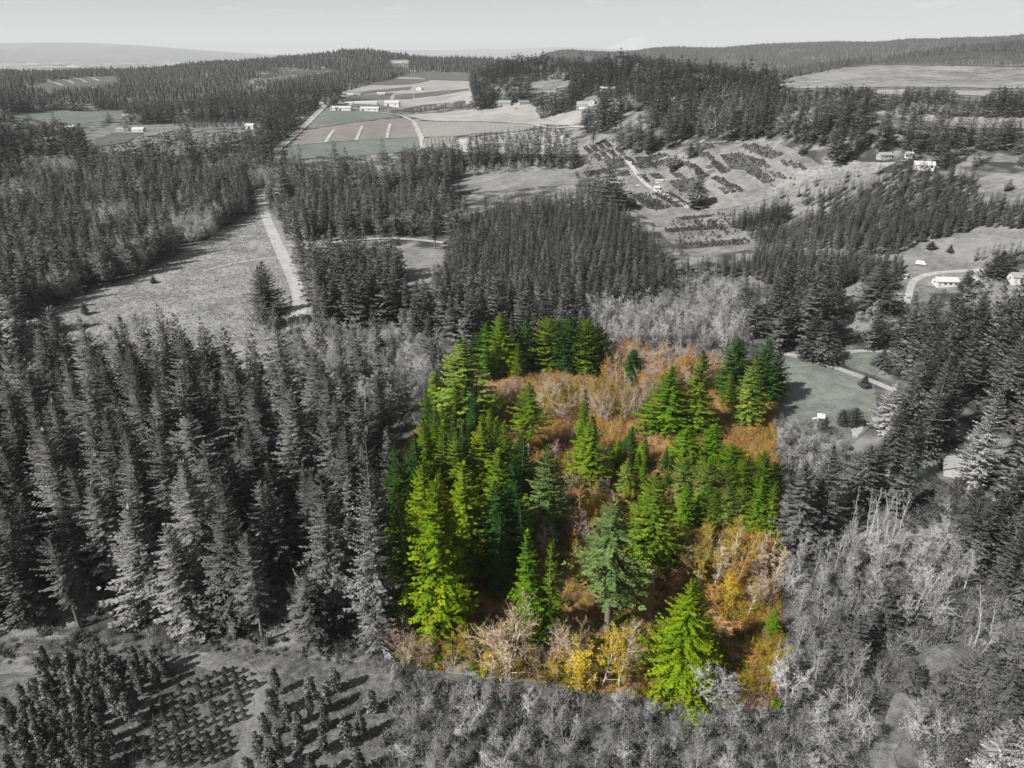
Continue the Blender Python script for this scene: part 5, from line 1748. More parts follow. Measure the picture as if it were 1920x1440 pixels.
bare_hand('alder', 'pale', 557, 1190, 1098, 'white lichen covered birch at the left forest edge', BARK_PALE)
bare_hand('alder', 'pale', 440, 1205, 1155, 'thin pale sapling at the front of the left forest', BARK_PALE)
bare_hand('maple', 'grey', 350, 452, 395, 'pale round bare tree at the edge of the clearing', BARK_PALE)
bare_hand('maple', 'grey', 372, 440, 385, 'second pale round bare tree at the clearing edge', BARK_PALE)
bare_hand('maple', 'grey', 228, 500, 462, 'bare tree half way along the clearing edge', BARK_PALE)
bare_hand('maple', 'grey', 268, 486, 440, 'bare round tree right of the half way one on the clearing edge', BARK_PALE)
bare_hand('maple', 'grey', 165, 528, 480, 'bare tree at the lower clearing edge', BARK_PALE)
bare_hand('maple', 'grey', 493, 640, 560, 'bare tree below the lone broad fir by the road', BARK_PALE)
bare_hand('maple', 'pale', 512, 330, 300, 'large pale round bare tree near the top of the road', BARK_PALE)
bare_hand('alder', 'pale', 983, 690, 628, 'dead pale snag inside the back edge of the parcel', BARK_CREAM)

# coloured woods inside the parcel
bare_stand([(1130, 690), (1200, 680), (1370, 700), (1360, 740), (1300, 745), (1240, 760), (1150, 750)], 3.7, 9, 14, ('alder', 'alder', 'maple'), ('tan', 'tan', 'orange', 'pink'), 61, 'in the tan upper parcel', barkm=BARK_CREAM)
bare_stand([(1020, 740), (1140, 745), (1240, 765), (1200, 800), (1140, 800), (1110, 780), (1060, 800), (1010, 790)], 3.9, 8, 12, ('maple', 'alder'), ('tan', 'pink', 'tan', 'olive'), 62, 'in the pale mid parcel', barkm=BARK_CREAM)
bare_stand([(905, 745), (970, 740), (1000, 760), (970, 810), (910, 800)], 4.2, 7, 10, ('maple', 'alder'), ('pink', 'tan'), 63, 'right of the large corner fir', barkm=BARK_CREAM)
bare_stand([(1020, 820), (1080, 830), (1160, 900), (1190, 960), (1140, 1010), (1060, 1100), (1000, 1020), (1050, 900)], 5.0, 6, 10, ('maple', 'alder'), ('tan', 'orange', 'olive', 'pink'), 64, 'in the shaded mid parcel', barkm=BARK_CREAM)
bare_stand([(1330, 870), (1450, 860), (1452, 890), (1400, 880), (1340, 880)], 4.5, 4, 7, ('budding', 'maple'), ('orange', 'gold'), 65, 'in the orange parcel scrub', barkm=BARK_CREAM)
bare_stand([(1290, 1040), (1440, 1020), (1456, 1110), (1440, 1170), (1370, 1160), (1310, 1130)], 3.7, 7, 12, ('budding', 'alder', 'alder', 'maple'), ('gold', 'olive', 'tan', 'orange', 'pink'), 66, 'in the golden parcel wood', barkm=BARK_CREAM)
bare_stand([(745, 1210), (830, 1205), (930, 1215), (1080, 1240), (1080, 1290), (960, 1275), (850, 1262), (760, 1250)], 3.9, 6, 11, ('maple', 'maple', 'budding', 'alder'), ('olive', 'tan', 'pink', 'gold', 'olive'), 67, 'along the front parcel edge', barkm=BARK_CREAM)
bare_stand([(1340, 1290), (1400, 1240), (1455, 1180), (1460, 1320), (1400, 1318)], 4.2, 4, 7, ('budding', 'maple'), ('gold', 'olive', 'olive'), 68, 'in the lower parcel corner', barkm=BARK_CREAM)
bare_stand([(1230, 1010), (1290, 1000), (1300, 1080), (1240, 1100), (1100, 1220), (1060, 1200)], 6, 6, 10, ('alder', 'maple'), ('olive', 'tan'), 69, 'around the pale parcel fir', barkm=BARK_CREAM)
# grey bare woods
bare_stand([(1100, 600), (1180, 585), (1300, 575), (1395, 590), (1400, 640), (1375, 668), (1200, 660), (1120, 655)], 5.2, 10, 15, ('alder', 'maple'), ('pale', 'pale', 'grey'), 71, 'in the pale rear wood', barkm=BARK_PALE)
bare_stand([(1270, 545), (1330, 535), (1390, 560), (1300, 575)], 5.5, 9, 13, ('maple',), ('pale',), 72, 'below the young plantation', barkm=BARK_PALE)
bare_stand([(580, 640), (640, 640), (720, 650), (830, 670), (835, 720), (760, 790), (690, 780), (620, 730)], 5.0, 9, 15, ('alder', 'maple'), ('pale', 'pale', 'grey'), 73, 'in the mixed left wood', barkm=BARK_PALE)
bare_stand([(560, 620), (600, 610), (640, 640), (600, 700), (500, 720), (540, 660)], 6.0, 5, 9, ('maple',), ('grey', 'pale'), 74, 'below the road bend', barkm=BARK_PALE)
bare_stand([(740, 590), (830, 600), (800, 640), (750, 630)], 6.0, 8, 12, ('alder',), ('pale', 'grey'), 75, 'below the small paddock', barkm=BARK_PALE)
bare_stand([(1480, 1060), (1560, 1035), (1700, 1030), (1800, 1045), (1850, 1120), (1760, 1180), (1640, 1200), (1560, 1200), (1480, 1180)], 4.8, 8, 13, ('alder', 'alder', 'maple'), ('grey', 'grey', 'pale'), 76, 'in the bare right wood', barkm=BARK_PALE)
bare_stand([(1580, 1005), (1690, 1000), (1690, 1030), (1590, 1035)], 3.2, 13, 17, ('aspen',), ('pale',), 77, 'in the rear aspen clump', barkm=BARK_PALE)
bare_stand([(1690, 1150), (1760, 1140), (1770, 1170), (1700, 1180)], 2.6, 13, 17, ('aspen',), ('pale',), 78, 'in the close aspen clump', barkm=BARK_PALE)
bare_stand([(1800, 1210), (1960, 1180), (1960, 1230), (1830, 1250)], 4.5, 12, 16, ('aspen', 'alder'), ('pale', 'grey'), 79, 'by the lower right edge', barkm=BARK_PALE)
bare_stand([(1480, 1200), (1560, 1210), (1640, 1300), (1640, 1440), (1600, 1520), (1470, 1480)], 5.2, 6, 11, ('alder', 'maple'), ('grey', 'pale', 'grey'), 80, 'left of the grassy path', barkm=BARK_PALE)
bare_stand([(750, 1310), (1000, 1320), (1280, 1345), (1470, 1350), (1470, 1560), (740, 1560)], 5.4, 5, 9, ('maple', 'maple', 'alder'), ('grey', 'grey', 'pale'), 81, 'in the bottom edge thicket', barkm=BARK_PALE)
bare_stand([(1690, 1350), (1760, 1300), (1780, 1440), (1700, 1500)], 5.5, 5, 8, ('maple',), ('grey', 'pale'), 82, 'right of the grassy path', barkm=BARK_PALE)
bare_stand([(1455, 800), (1530, 800), (1560, 850), (1500, 880), (1455, 860)], 4.6, 4, 7, ('maple',), ('grey', 'pale'), 83, 'below the meadow', barkm=BARK_PALE)
bare_stand([(1560, 860), (1620, 880), (1640, 960), (1580, 1000), (1550, 950)], 5.5, 5, 9, ('maple', 'alder'), ('grey',), 84, 'below the gravel forecourt', barkm=BARK_PALE)
bare_stand([(60, 690), (200, 660), (420, 680), (300, 712), (60, 735)], 8, 5, 9, ('maple', 'alder'), ('grey', 'pale'), 85, 'below the logged clearing', thin=0.7, barkm=BARK_PALE)
bare_stand([(1600, 630), (1640, 600), (1650, 640), (1620, 660)], 5, 8, 12, ('alder',), ('pale',), 86, 'behind the small meadow', barkm=BARK_PALE)
bare_stand([(750, 335), (850, 335), (1080, 318), (1080, 312), (870, 322), (760, 320)], 8, 7, 11, ('maple', 'alder'), ('pale', 'grey'), 87, 'below the upper fields', barkm=BARK_PALE)
bare_stand([(45, 596), (112, 566), (290, 492), (400, 438), (455, 408), (440, 400), (380, 430), (270, 482), (100, 556), (40, 582)], 6.5, 13, 20, ('maple', 'maple', 'alder'), ('pale', 'pale', 'grey'), 90, 'along the clearing edge', thin=0.75, barkm=BARK_PALE)
for i_, pl in enumerate(PALE_CLUMPS):
    bare_stand(pl, 6.5, 12, 19, ('maple', 'maple', 'alder'), ('pale', 'pale', 'grey'), 120 + i_, 'in the pale upper clumps', barkm=BARK_PALE)
bare_stand([(0, 330), (60, 300), (140, 320), (140, 380), (40, 390)], 10, 8, 13, ('maple',), ('pale', 'grey'), 88, 'in the upper left woods', thin=0.6, barkm=BARK_PALE)
bare_stand([(300, 270), (400, 255), (440, 280), (330, 300)], 10, 8, 13, ('maple',), ('pale', 'grey'), 89, 'below the white box barn', thin=0.6, barkm=BARK_PALE)

for t in BTREES:
    px, py, dep = project(t['x'], t['y'], t['z'] + t['H'])
    bx, by, _ = project(t['x'], t['y'], t['z'])
    t['tx'], t['ty'], t['dep'] = float(px), float(py), float(dep)
    t['size'] = t['H'] * F / dep * (1 if (-15 < px < 1935 and py < 1436) else 0)
BTREES.sort(key=lambda t: (not t['hand'], -t['size']))
print('bare trees', len(BTREES))
label_rows(BTREES[:300], lambda t: TWNAME[t['tw']] + ' bare tree', 8)
for t in BTREES[:300]:
    lst = BARE[t['kind']]
    wo, tw, h = lst[rt.integers(len(lst))]
    s = t['H'] / h
    wdt = s * rt.uniform(0.9, 1.25)
    lab = t['label']
    root = empty('bare_tree', (t['x'], t['y'], t['z']), rt.uniform(0, 6.28), (wdt, wdt, s))
    tag(root, lab, 'bare tree', 'bare trees ' + (t['where'] or 'that stand out'))
    obj('trunk', wo, t['bark'] or BARK_CREAM, root)
    obj('crown', tw, TWG[t['tw']], root)
# the rest of the bare trees
protos, key = [], {}
for kind, lst in BARE.items():
    for i, (wo, tw, h) in enumerate(lst):
        for c in TWG:
            me = tw.copy()
            me.materials.clear(); me.materials.append(TWG[c])
            key[(kind, i, c)] = (len(protos), h)
            protos.append(me)
rest = BTREES[300:]
if True:
    pts, rz, sc, vi = [], [], [], []
    for (X, Y, Z, H, ptc), frac in ((FAR[0], 0.14), (FAR[1], 0.10)):
        cl = np.sin(X / 33 + 1.9 * np.sin(Y / 71)) * np.sin(Y / 41 + 1.3 * np.sin(X / 57))
        pick = np.where((rt.uniform(0, 1, len(X)) < frac * 0.35) | ((cl > 0.62) & (rt.uniform(0, 1, len(X)) < frac * 7)))[0]
        for i in pick:
            kd = 'maple' if rt.uniform() < 0.6 else 'alder'
            k, h = key[(kd, int(rt.integers(3)), 'pale' if rt.uniform() < 0.5 else 'grey')]
            hh = H[i] * rt.uniform(0.5, 0.75)
            pts.append((X[i] + 3, Y[i] - 3, Z[i])); rz.append(rt.uniform(0, 6.28)); vi.append(k); sc.append([hh / h * 1.25, hh / h * 1.25, hh / h])
    for t in rest:
        i = int(rt.integers(len(BARE[t['kind']])))
        k, h = key[(t['kind'], i, t['tw'])]
        pts.append((t['x'], t['y'], t['z'])); rz.append(rt.uniform(0, 6.28)); vi.append(k); sc.append([t['H'] / h] * 3)
    scatter_instances('bare_woods', pts, rz, sc, vi, protos, 'leafless bare woods standing among the firs')

# ------------------------------------------------------------------ undergrowth
def coloured(src, mats, pre):
    res = []
    for mt in mats:
        for i, me in enumerate(src):
            m2 = me.copy(); m2.name = '%s_%d' % (pre, len(res))
            m2.materials.clear(); m2.materials.append(mt)
            res.append(m2)
    return res


def undergrowth(name, polys, spacing, protos, smin, smax, seed, label, avoid=(), thin=1.0):
    r = np.random.default_rng(seed)
    PP = []
    for pl in polys:
        P_ = jitter_grid(to_world(pl, 0, 3), spacing, 0.45, seed, 0.4)
        for a in avoid:
            P_ = P_[~inside(a, P_[:, 0], P_[:, 1])]
        pn = np.sin(P_[:, 0] / 5.3 + 2 * np.sin(P_[:, 1] / 7.1)) * np.sin(P_[:, 1] / 6.1 + 1.6 * np.sin(P_[:, 0] / 8.3))
        PP.append(P_[r.uniform(0, 1, len(P_)) < thin * np.where(pn > 0.35, 0.55, 1.0)])
    P_ = np.concatenate(PP)
    nn = len(P_)
    s = r.uniform(smin, smax, nn)
    scatter_instances(name, np.column_stack([P_, ground_z(P_[:, 0], P_[:, 1])]), r.uniform(0, 6.28, nn), np.stack([s, s, s * r.uniform(0.7, 1.2, nn)], 1), r.integers(0, len(protos), nn), protos, label)
    print(name, nn)


LEAF_GREY = foliage('leaves_grey', [g(0.07), g(0.12), g(0.17)])
LEAF_OLIVE = foliage('leaves_olive', [(0.12, 0.13, 0.01), (0.24, 0.20, 0.012), (0.10, 0.17, 0.01)], translucent=0.3)
TWIG_MIXG = foliage('twigs_mixed_grey', [g(0.13), g(0.24), g(0.34), g(0.18), g(0.42)])
TWIG_WARM = foliage('twigs_warm', [(0.50, 0.26, 0.06), (0.54, 0.36, 0.13), (0.30, 0.17, 0.12), (0.56, 0.37, 0.05), (0.42, 0.27, 0.18)])
TWIG_FIRE = foliage('twigs_amber', [(0.64, 0.36, 0.09), (0.66, 0.46, 0.22), (0.62, 0.31, 0.08), (0.58, 0.40, 0.26)])
TWIG_PLUM = foliage('twigs_plum', [(0.22, 0.13, 0.12), (0.32, 0.19, 0.16), (0.28, 0.21, 0.08)])
undergrowth('undergrowth', [[(1010, 700), (1130, 690), (1370, 690), (1455, 700), (1455, 900), (1330, 890), (1220, 860), (1150, 860), (1020, 830), (900, 790), (880, 740)]], 1.75,
            coloured(BUSH, [TWIG_FIRE, TWIG_WARM], 'amber_bush'), 0.7, 1.5, 91, 'amber and tan undergrowth in the upper half of the parcel')
undergrowth('undergrowth', [[(742, 1190), (742, 900), (815, 780), (900, 790), (1020, 830), (1150, 860), (1220, 860), (1330, 890), (1455, 900), (1455, 1100), (1250, 1130), (1000, 1180), (860, 1190)]], 1.9,
            coloured(BUSH, [TWIG_WARM, TWIG_PLUM, TWIG_OLIVE], 'brown_bush') + coloured(LEAFY, [LEAF_OLIVE], 'olive_bush'), 0.6, 1.4, 92, 'brown and olive undergrowth in the lower half of the parcel')
undergrowth('undergrowth', [[(745, 1195), (860, 1190), (1000, 1182), (1250, 1132), (1455, 1105), (1460, 1335), (1280, 1322), (1000, 1282), (750, 1248)]], 1.5,
            coloured(BUSH, [TWIG_WARM, TWIG_OLIVE, TWIG_PINK, TWIG_GOLD], 'golden_bush') + coloured(LEAFY, [LEAF_OLIVE, GREEN_VIVID], 'green_bush'), 0.6, 1.35, 93, 'golden and pinkish undergrowth along the front of the parcel')
undergrowth('undergrowth', [[(742, 1262), (1000, 1288), (1280, 1328), (1465, 1338), (1465, 1600), (700, 1600)]], 1.75, coloured(BUSH, [TWIG_MIXG, TWIG_GREY], 'grey_bush') + coloured(LEAFY, [LEAF_GREY], 'grey_leaf'), 0.7, 1.5, 94,
            'grey brush filling the bottom edge')
path_w = to_world([(1605, 1600), (1622, 1440), (1632, 1370), (1655, 1320), (1672, 1275), (1715, 1220), (1810, 1200), (1815, 1258), (1762, 1275), (1740, 1325), (1708, 1385), (1700, 1440), (1700, 1600)])
undergrowth('undergrowth', [[(1468, 1035), (1800, 1010), (1990, 1090), (1990, 1600), (1468, 1600)]], 1.9, coloured(BUSH, [TWIG_MIXG, TWIG_GREY], 'grey_brush') + coloured(LEAFY, [LEAF_GREY], 'grey_leaves'), 0.7, 1.45, 95,
            'grey brush of the bare wood right of the parcel', avoid=(path_w,))
undergrowth('undergrowth', [[(1080, 600), (1400, 575), (1410, 668), (1120, 675)], [(570, 640), (830, 660), (850, 700), (740, 840), (560, 730)], [(1455, 790), (1560, 800), (1640, 900), (1600, 1010), (1470, 1020)], [(540, 620), (620, 600), (620, 700), (480, 720)]], 2.4,
            coloured(BUSH, [TWIG_MIXG, TWIG_PALE, TWIG_GREY], 'pale_brush') + coloured(LEAFY, [LEAF_GREY], 'pale_leaf'), 0.7, 1.5, 96, 'pale grey brush between the stands')
undergrowth('undergrowth', [[(-250, 1130), (742, 1130), (742, 1235), (420, 1215), (-250, 1250)], [(-250, 740), (740, 740), (742, 1130), (-250, 1130)]], 2.9, coloured(BUSH, [TWIG_MIXG], 'edge_brush') + coloured(LEAFY, [LEAF_GREY], 'edge_leaf'), 0.6, 1.3, 97, 'grey brush under the left forest')
undergrowth('undergrowth', [[(1330, 815), (1452, 800), (1455, 905), (1360, 885)], [(1010, 790), (1060, 800), (1030, 870), (985, 850)], [(1290, 1020), (1450, 1000), (1458, 1190), (1380, 1180), (1300, 1130)], [(1400, 1200), (1458, 1180), (1460, 1320), (1410, 1300)]], 1.6, coloured(BUSH, [TWIG_ORANGE, TWIG_WARM, TWIG_OLIVE], 'bright_bush'), 0.9, 1.7, 101, 'bright orange and golden brush in the open spots of the parcel')
undergrowth('undergrowth', [[(1690, 905), (1735, 900), (1795, 912), (1830, 890), (1860, 890), (1860, 960), (1800, 1000), (1690, 1000)]], 2.6, coloured(LEAFY, [LEAF_GREY, GREY_DARK], 'garden_leaf') + coloured(BUSH, [TWIG_MIXG], 'garden_twig'), 0.6, 1.6, 103, 'dark shrubs in the garden of the forest house')
hedge_px = [(1800, 1260), (1870, 1250), (1960, 1300), (1990, 1600), (1780, 1600), (1785, 1350)]
undergrowth('undergrowth', [hedge_px], 1.0, coloured(LEAFY, [GREY_DARK, LEAF_GREY], 'dark_leaf'), 0.8, 1.3, 98, 'dense dark evergreen scrub in the bottom right corner')
undergrowth('undergrowth', [[(40, 612), (110, 578), (290, 503), (420, 433), (484, 400), (525, 465), (548, 535), (545, 620), (470, 690), (200, 690), (60, 690)]], 3.2, coloured(BUSH, [TWIG_MIXG], 'cut_brush'), 0.2, 0.5, 99, 'sparse grey regrowth on the clearing', thin=0.7)
undergrowth('undergrowth', [FARM], 1.5, coloured(BUSH, [TWIG_MIXG], 'farm_weed'), 0.08, 0.28, 100, 'low weeds between the tree farm rows', thin=0.6)
undergrowth('undergrowth', [[(-200, 1205), (200, 1200), (380, 1205), (560, 1220), (742, 1215), (742, 1262), (600, 1240), (430, 1222), (250, 1238), (-200, 1258)]], 1.1, coloured(BUSH, [TWIG_MIXG, TWIG_GREY], 'verge_weed') + coloured(LEAFY, [LEAF_GREY], 'verge_leaf'), 0.25, 0.7, 102, 'rough grey weeds along the forest edge')
# logging debris on the clearing
logs = []
for i in range(3):
    r_ = np.random.default_rng(600 + i)
    parts_ = [tube([(-1.2, 0, 0.12), (1.2 * r_.uniform(0.6, 1), 0.2, 0.18)], [0.16, 0.12], 5)]
    if i == 1:
        parts_ = [tube([(0, 0, -0.1), (0, 0, 0.55)], [0.5, 0.42], 8)]
    V, Fc = join(*parts_)
    me = mesh_from('log_%d' % i, np.array(V), [list(f) for f in Fc]); me.materials.append(BARK_PALE)
    logs.append(me)
P_ = jitter_grid(to_world([(60, 606), (290, 506), (470, 410), (520, 455), (545, 540), (530, 640), (200, 680)], 0, 3), 4.0, 0.48, 5)
P_ = P_[np.random.default_rng(5).uniform(0, 1, len(P_)) < 0.7]
k = len(P_)
scatter_instances('logging_debris', np.column_stack([P_, ground_z(P_[:, 0], P_[:, 1]) + 0.1]), rt.uniform(0, 6.28, k), rt.uniform(0.4, 1.2, (k, 1)) * np.ones((1, 3)), rt.integers(0, 3, k), logs, 'pale cut logs and stumps strewn over the clearing')


# ------------------------------------------------------------------ clipped conifers of the tree farm in the front left
def clipped(seed, H=1.5, R=0.62, n_=620, l=0.17, w=0.075):
    """Sheared nursery bush: a dense bullet of short sprays."""
    r = np.random.default_rng(seed)
    V = []
    for i in range(n_):
        t = r.uniform(0.02, 1) ** 0.9
        z = H * t
        rad = R * (1 - t ** 2.2) ** 0.8 * (0.75 + 0.25 * min(1, t * 6))
        a = r.uniform(0, 6.28)
        p = np.array([rad * math.cos(a) * 0.88, rad * math.sin(a) * 0.88, z])
        d = np.array([math.cos(a), math.sin(a), 0.5 + t]) + r.normal(0, 0.35, 3)
        d /= np.linalg.norm(d)
        nn = np.cross(d, r.normal(0, 1, 3)); nn /= np.linalg.norm(nn) + 1e-9
        V += [p, p + d * l * 0.5 + nn * w, p + d * l, p + d * l * 0.5 - nn * w]
    V = np.array(V)
    m = len(V) // 4
    return V, np.arange(m * 4).reshape(m, 4), np.clip(r.normal(0.5, 0.2, m), 0, 1)


def pruned(seed, H=7.0, R=1.0):
    """Tall nursery conifer with its lower trunk pruned bare and a tufted, columnar crown."""
    r = np.random.default_rng(seed)
    V = []
    k = 12
    for i in range(k):
        t = (i + r.uniform(-0.2, 0.2)) / (k - 1)
        z = H * (0.2 + 0.78 * max(0, t))
        rr = R * (0.5 + 0.32 * math.sin(2.4 * t + 0.5)) * (1 - 0.72 * max(0, t) ** 2.5) * r.uniform(0.75, 1.2)
        ox, oy = r.normal(0, 0.16, 2)
        for j in range(70):
            a, u = r.uniform(0, 6.28), r.uniform(0.3, 1)
            p = np.array([ox + rr * u * math.cos(a), oy + rr * u * math.sin(a), z + r.normal(0, 0.2)])
            d = np.array([math.cos(a), math.sin(a), 0.45]) + r.normal(0, 0.45, 3)
            d /= np.linalg.norm(d)
            nn = np.cross(d, r.normal(0, 1, 3)); nn /= np.linalg.norm(nn) + 1e-9
            l = r.uniform(0.3, 0.6)
            V += [p, p + d * l * 0.5 + nn * 0.12, p + d * l, p + d * l * 0.5 - nn * 0.12]
    V = np.array(V)
    m = len(V) // 4
    return V, np.arange(m * 4).reshape(m, 4), np.clip(r.normal(0.5, 0.22, m), 0, 1)


def shaded(name, vft, seed):
    v, f, t = vft
    return mesh_from(name, v, f, t, nrm=crown_normals(v, f, seed=seed))


CLIP = [shaded('clipped_%d' % i, clipped(700 + i), i) for i in range(4)]
PRUN = [shaded('pruned_%d' % i, pruned(720 + i), i) for i in range(5)]
PTR = []
for i in range(2):
    tv, tf = tube([(0, 0, -0.3), (0.05, 0.03, 2.5), (0, 0, 6.4)], [0.13, 0.10, 0.03], 6)
    PTR.append(mesh_from('pruned_trunk_%d' % i, np.array(tv), [list(f) for f in tf], smooth=True))
CLIP_STEM = mesh_from('clipped_stem', np.array(tube([(0, 0, -0.2), (0, 0, 0.5)], [0.06, 0.05], 5)[0]), [list(f) for f in tube([(0, 0, -0.2), (0, 0, 0.5)], [0.06, 0.05], 5)[1]])
rf = np.random.default_rng(88)
P_ = jitter_grid(to_world([(285, 1330), (340, 1290), (395, 1258), (440, 1254), (490, 1270), (478, 1315), (452, 1375), (420, 1450), (380, 1500), (200, 1500), (235, 1405)], 0, 3), 1.75, 0.1, 3, 0.5)
P_ = P_[rf.uniform(0, 1, len(P_)) < 0.9]
bx, by, _ = project(P_[:, 0], P_[:, 1], ground_z(P_[:, 0], P_[:, 1]))
ok = (by < 1438) & (bx > 0)
P_, bx, by = P_[ok], bx[ok], by[ok]
order = np.argsort(-by)[:298]
clip_lab = dict(zip(order, row_labels([(bx[i], by[i], 'small clipped conifer') for i in order], 'in the tree farm', 14)))
for i in order:
    s = rf.uniform(0.6, 1.2)
    root = empty('clipped_conifer', (P_[i, 0], P_[i, 1], float(ground_z(*P_[i]))), rf.uniform(0, 6.28), (s, s, s * rf.uniform(0.85, 1.25)))
    tag(root, clip_lab[i], 'clipped conifer', 'clipped conifers in farm rows')
    obj('stem', CLIP_STEM, BARK_GREY, root)
    obj('crown', CLIP[rf.integers(4)], GREY, root)
for nm, pl, gap_, rot, lo_, hi_, thin, where in (
        ('a', [(20, 1350), (70, 1295), (130, 1270), (260, 1262), (320, 1268), (270, 1335), (225, 1400), (180, 1500), (-20, 1500), (10, 1420)], 3.0, 0.5, 5.5, 8.5, 0.95, 'in the left farm block'),
        ('b', [(520, 1300), (600, 1288), (720, 1300), (700, 1400), (690, 1500), (450, 1500), (490, 1390)], 4.3, 0.5, 5.5, 8.0, 0.85, 'in the right farm block'),
        ('c', [(60, 1262), (130, 1255), (250, 1246), (330, 1246), (300, 1262), (120, 1272)], 3.0, 0.5, 5.0, 7.5, 0.8, 'along the farm top')):
    P_ = jitter_grid(to_world(pl, 0, 3), gap_, 0.2, 9, rot)
    P_ = P_[rf.uniform(0, 1, len(P_)) < thin]
    bx_, by_, _ = project(P_[:, 0], P_[:, 1], ground_z(P_[:, 0], P_[:, 1]))
    plab = row_labels([(bx_[i], by_[i], 'tall pruned conifer') for i in range(len(P_))], where, 9)
    for p, lb_ in zip(P_, plab):
        z = float(ground_z(*p))
        H = rf.uniform(lo_, hi_)
        tx, ty, _ = project(p[0], p[1], z + H)
        if ty > 1436 or tx < -10:
            continue
        root = empty('pruned_conifer', (p[0], p[1], z), rf.uniform(0, 6.28), (rf.uniform(0.85, 1.3),) * 2 + (H / 7.0,))
        tag(root, lb_, 'pruned conifer', 'pruned conifers ' + where)
        obj('trunk', PTR[rf.integers(2)], BARK_GREY, root)
        obj('crown', PRUN[rf.integers(5)], GREY_MID if rf.uniform() < 0.5 else GREY, root)

# ------------------------------------------------------------------ nursery stock on the far plots (far too many and small to count)
smallp = proto_meshes([clipped(760 + i, 1.8, 0.7, 60, 0.6, 0.28) for i in range(3)], GREY_DARK, 'stock')
smallm = proto_meshes([clipped(770 + i, 1.5, 0.7, 60, 0.6, 0.28) for i in range(2)], GREY_MID, 'stock_mid')
PT = []
for i, pl in enumerate(PLOTS):
    P_ = jitter_grid(to_world(pl, 0, 3), 1.9, 0.14, 800 + i, 0.5)
    PT.append(P_[np.random.default_rng(i).uniform(0, 1, len(P_)) < (0.85 if i % 3 else 0.5)])
for pl, th in (([(1200, 296), (1240, 292), (1245, 312), (1215, 316)], 0.4), ([(1380, 270), (1470, 268), (1478, 292), (1400, 290)], 0.25), ([(1430, 345), (1490, 330), (1500, 345), (1450, 360)], 0.3),
               ([(1180, 360), (1300, 365), (1330, 385), (1230, 398)], 0.35), ([(1100, 300), (1150, 262), (1230, 262), (1245, 280), (1130, 318)], 0.35), ([(1255, 412), (1370, 400), (1390, 440), (1270, 462)], 0.5),
               ([(1150, 330), (1180, 330), (1190, 345), (1160, 350)], 0.2), ([(1270, 300), (1290, 295), (1340, 340), (1310, 345)], 0.25)):
    P_ = jitter_grid(to_world(pl, 0, 3), 3.0, 0.4, 850, 0.5)
    PT.append(P_[rf.uniform(0, 1, len(P_)) < th])
P_ = np.concatenate(PT)
k = len(P_)
s_ = rf.uniform(0.4, 1.0, k)
scatter_instances('nursery_stock', np.column_stack([P_, ground_z(P_[:, 0], P_[:, 1])]), rf.uniform(0, 6.28, k), np.stack([s_, s_, s_], 1), rf.integers(0, 5, k), smallp + smallm, 'small dark nursery plants in plots and rows')
# upright nursery conifers on the pale ground by the pond
P_ = jitter_grid(to_world([(862, 264), (930, 255), (1000, 247), (1040, 243), (1066, 262), (1040, 286), (960, 288), (975, 270), (905, 268)], 0, 3), 8.5, 0.4, 861, 0.2)
pr = proto_meshes(FARF[:2], GREY_DARK, 'upright')
k = len(P_)
s_ = rf.uniform(0.12, 0.3, k)
scatter_instances('nursery_conifers', np.column_stack([P_, ground_z(P_[:, 0], P_[:, 1])]), rf.uniform(0, 6.28, k), np.stack([s_ * 1.4, s_ * 1.4, s_ * 1.2], 1), rf.integers(0, 2, k), pr, 'upright dark nursery conifers dotted on pale soil by the pond')
P_ = np.concatenate([jitter_grid(to_world([(310, 228), (400, 222), (485, 226), (480, 238), (340, 242)], 0, 3), 9, 0.4, 862, 0.2), jitter_grid(to_world([(440, 258), (520, 246), (530, 258), (450, 282)], 0, 3), 8, 0.4, 863, 0.2)])
k = len(P_)
s_ = rf.uniform(0.2, 0.36, k)
scatter_instances('nursery_conifers', np.column_stack([P_, ground_z(P_[:, 0], P_[:, 1])]), rf.uniform(0, 6.28, k), np.stack([s_ * 1.2, s_ * 1.2, s_], 1), rf.integers(0, 2, k), pr, 'dark nursery conifers left of the pale road')

# row of pale orchard trees below the farm hill
for i, (px, h) in enumerate(((779, 12), (788, 13), (796, 13), (805, 11), (814, 14), (825, 14), (834, 7), (843, 14), (851, 15), (860, 13), (869, 14), (873, 11))):
    b = at(px, 213 - (px - 779) * 0.10)[0]
    wo, tw, hh = BARE['budding'][i % 2]
    s = h * 0.95 / hh
    root = empty('orchard_tree', tuple(b), i * 1.3, (s * 0.85, s * 0.85, s))
    ordn = ('first', 'second', 'third', 'fourth', 'fifth', 'sixth', 'seventh and shortest', 'eighth', 'ninth', 'tenth', 'eleventh', 'last')[i]
    tag(root, '%s pale tree from the left in the row below the farm hill' % ordn, 'orchard tree', 'row of pale trees below the farm hill')
    obj('trunk', wo, BARK_PALE, root)
    obj('crown', tw, TWIG_PALE, root)

# ------------------------------------------------------------------ buildings
WHITE = plain('white_paint', g(0.56), 0.5, 0.06, 0.6)
CREAM = plain('cream_wall', g(0.36), 0.6, 0.08, 0.6)
TANW = plain('tan_wall', g(0.34), 0.7, 0.1, 0.6)
ROOFW = plain('pale_metal_roof', g(0.44), 0.4, 0.06, 0.5)
ROOFG = plain('grey_shingle_roof', g(0.24), 0.8, 0.15, 1.5)
ROOFD = plain('dark_shingle_roof', g(0.16), 0.8, 0.15, 1.5)
GLASS = plain('window_glass', g(0.05), 0.1, 0.05)
DARK = plain('dark_opening', g(0.03), 0.7, 0.05)
POST = plain('weathered_wood', g(0.40), 0.8, 0.2, 4)
RUBBER = plain('black_rubber', g(0.03), 0.8, 0.1)


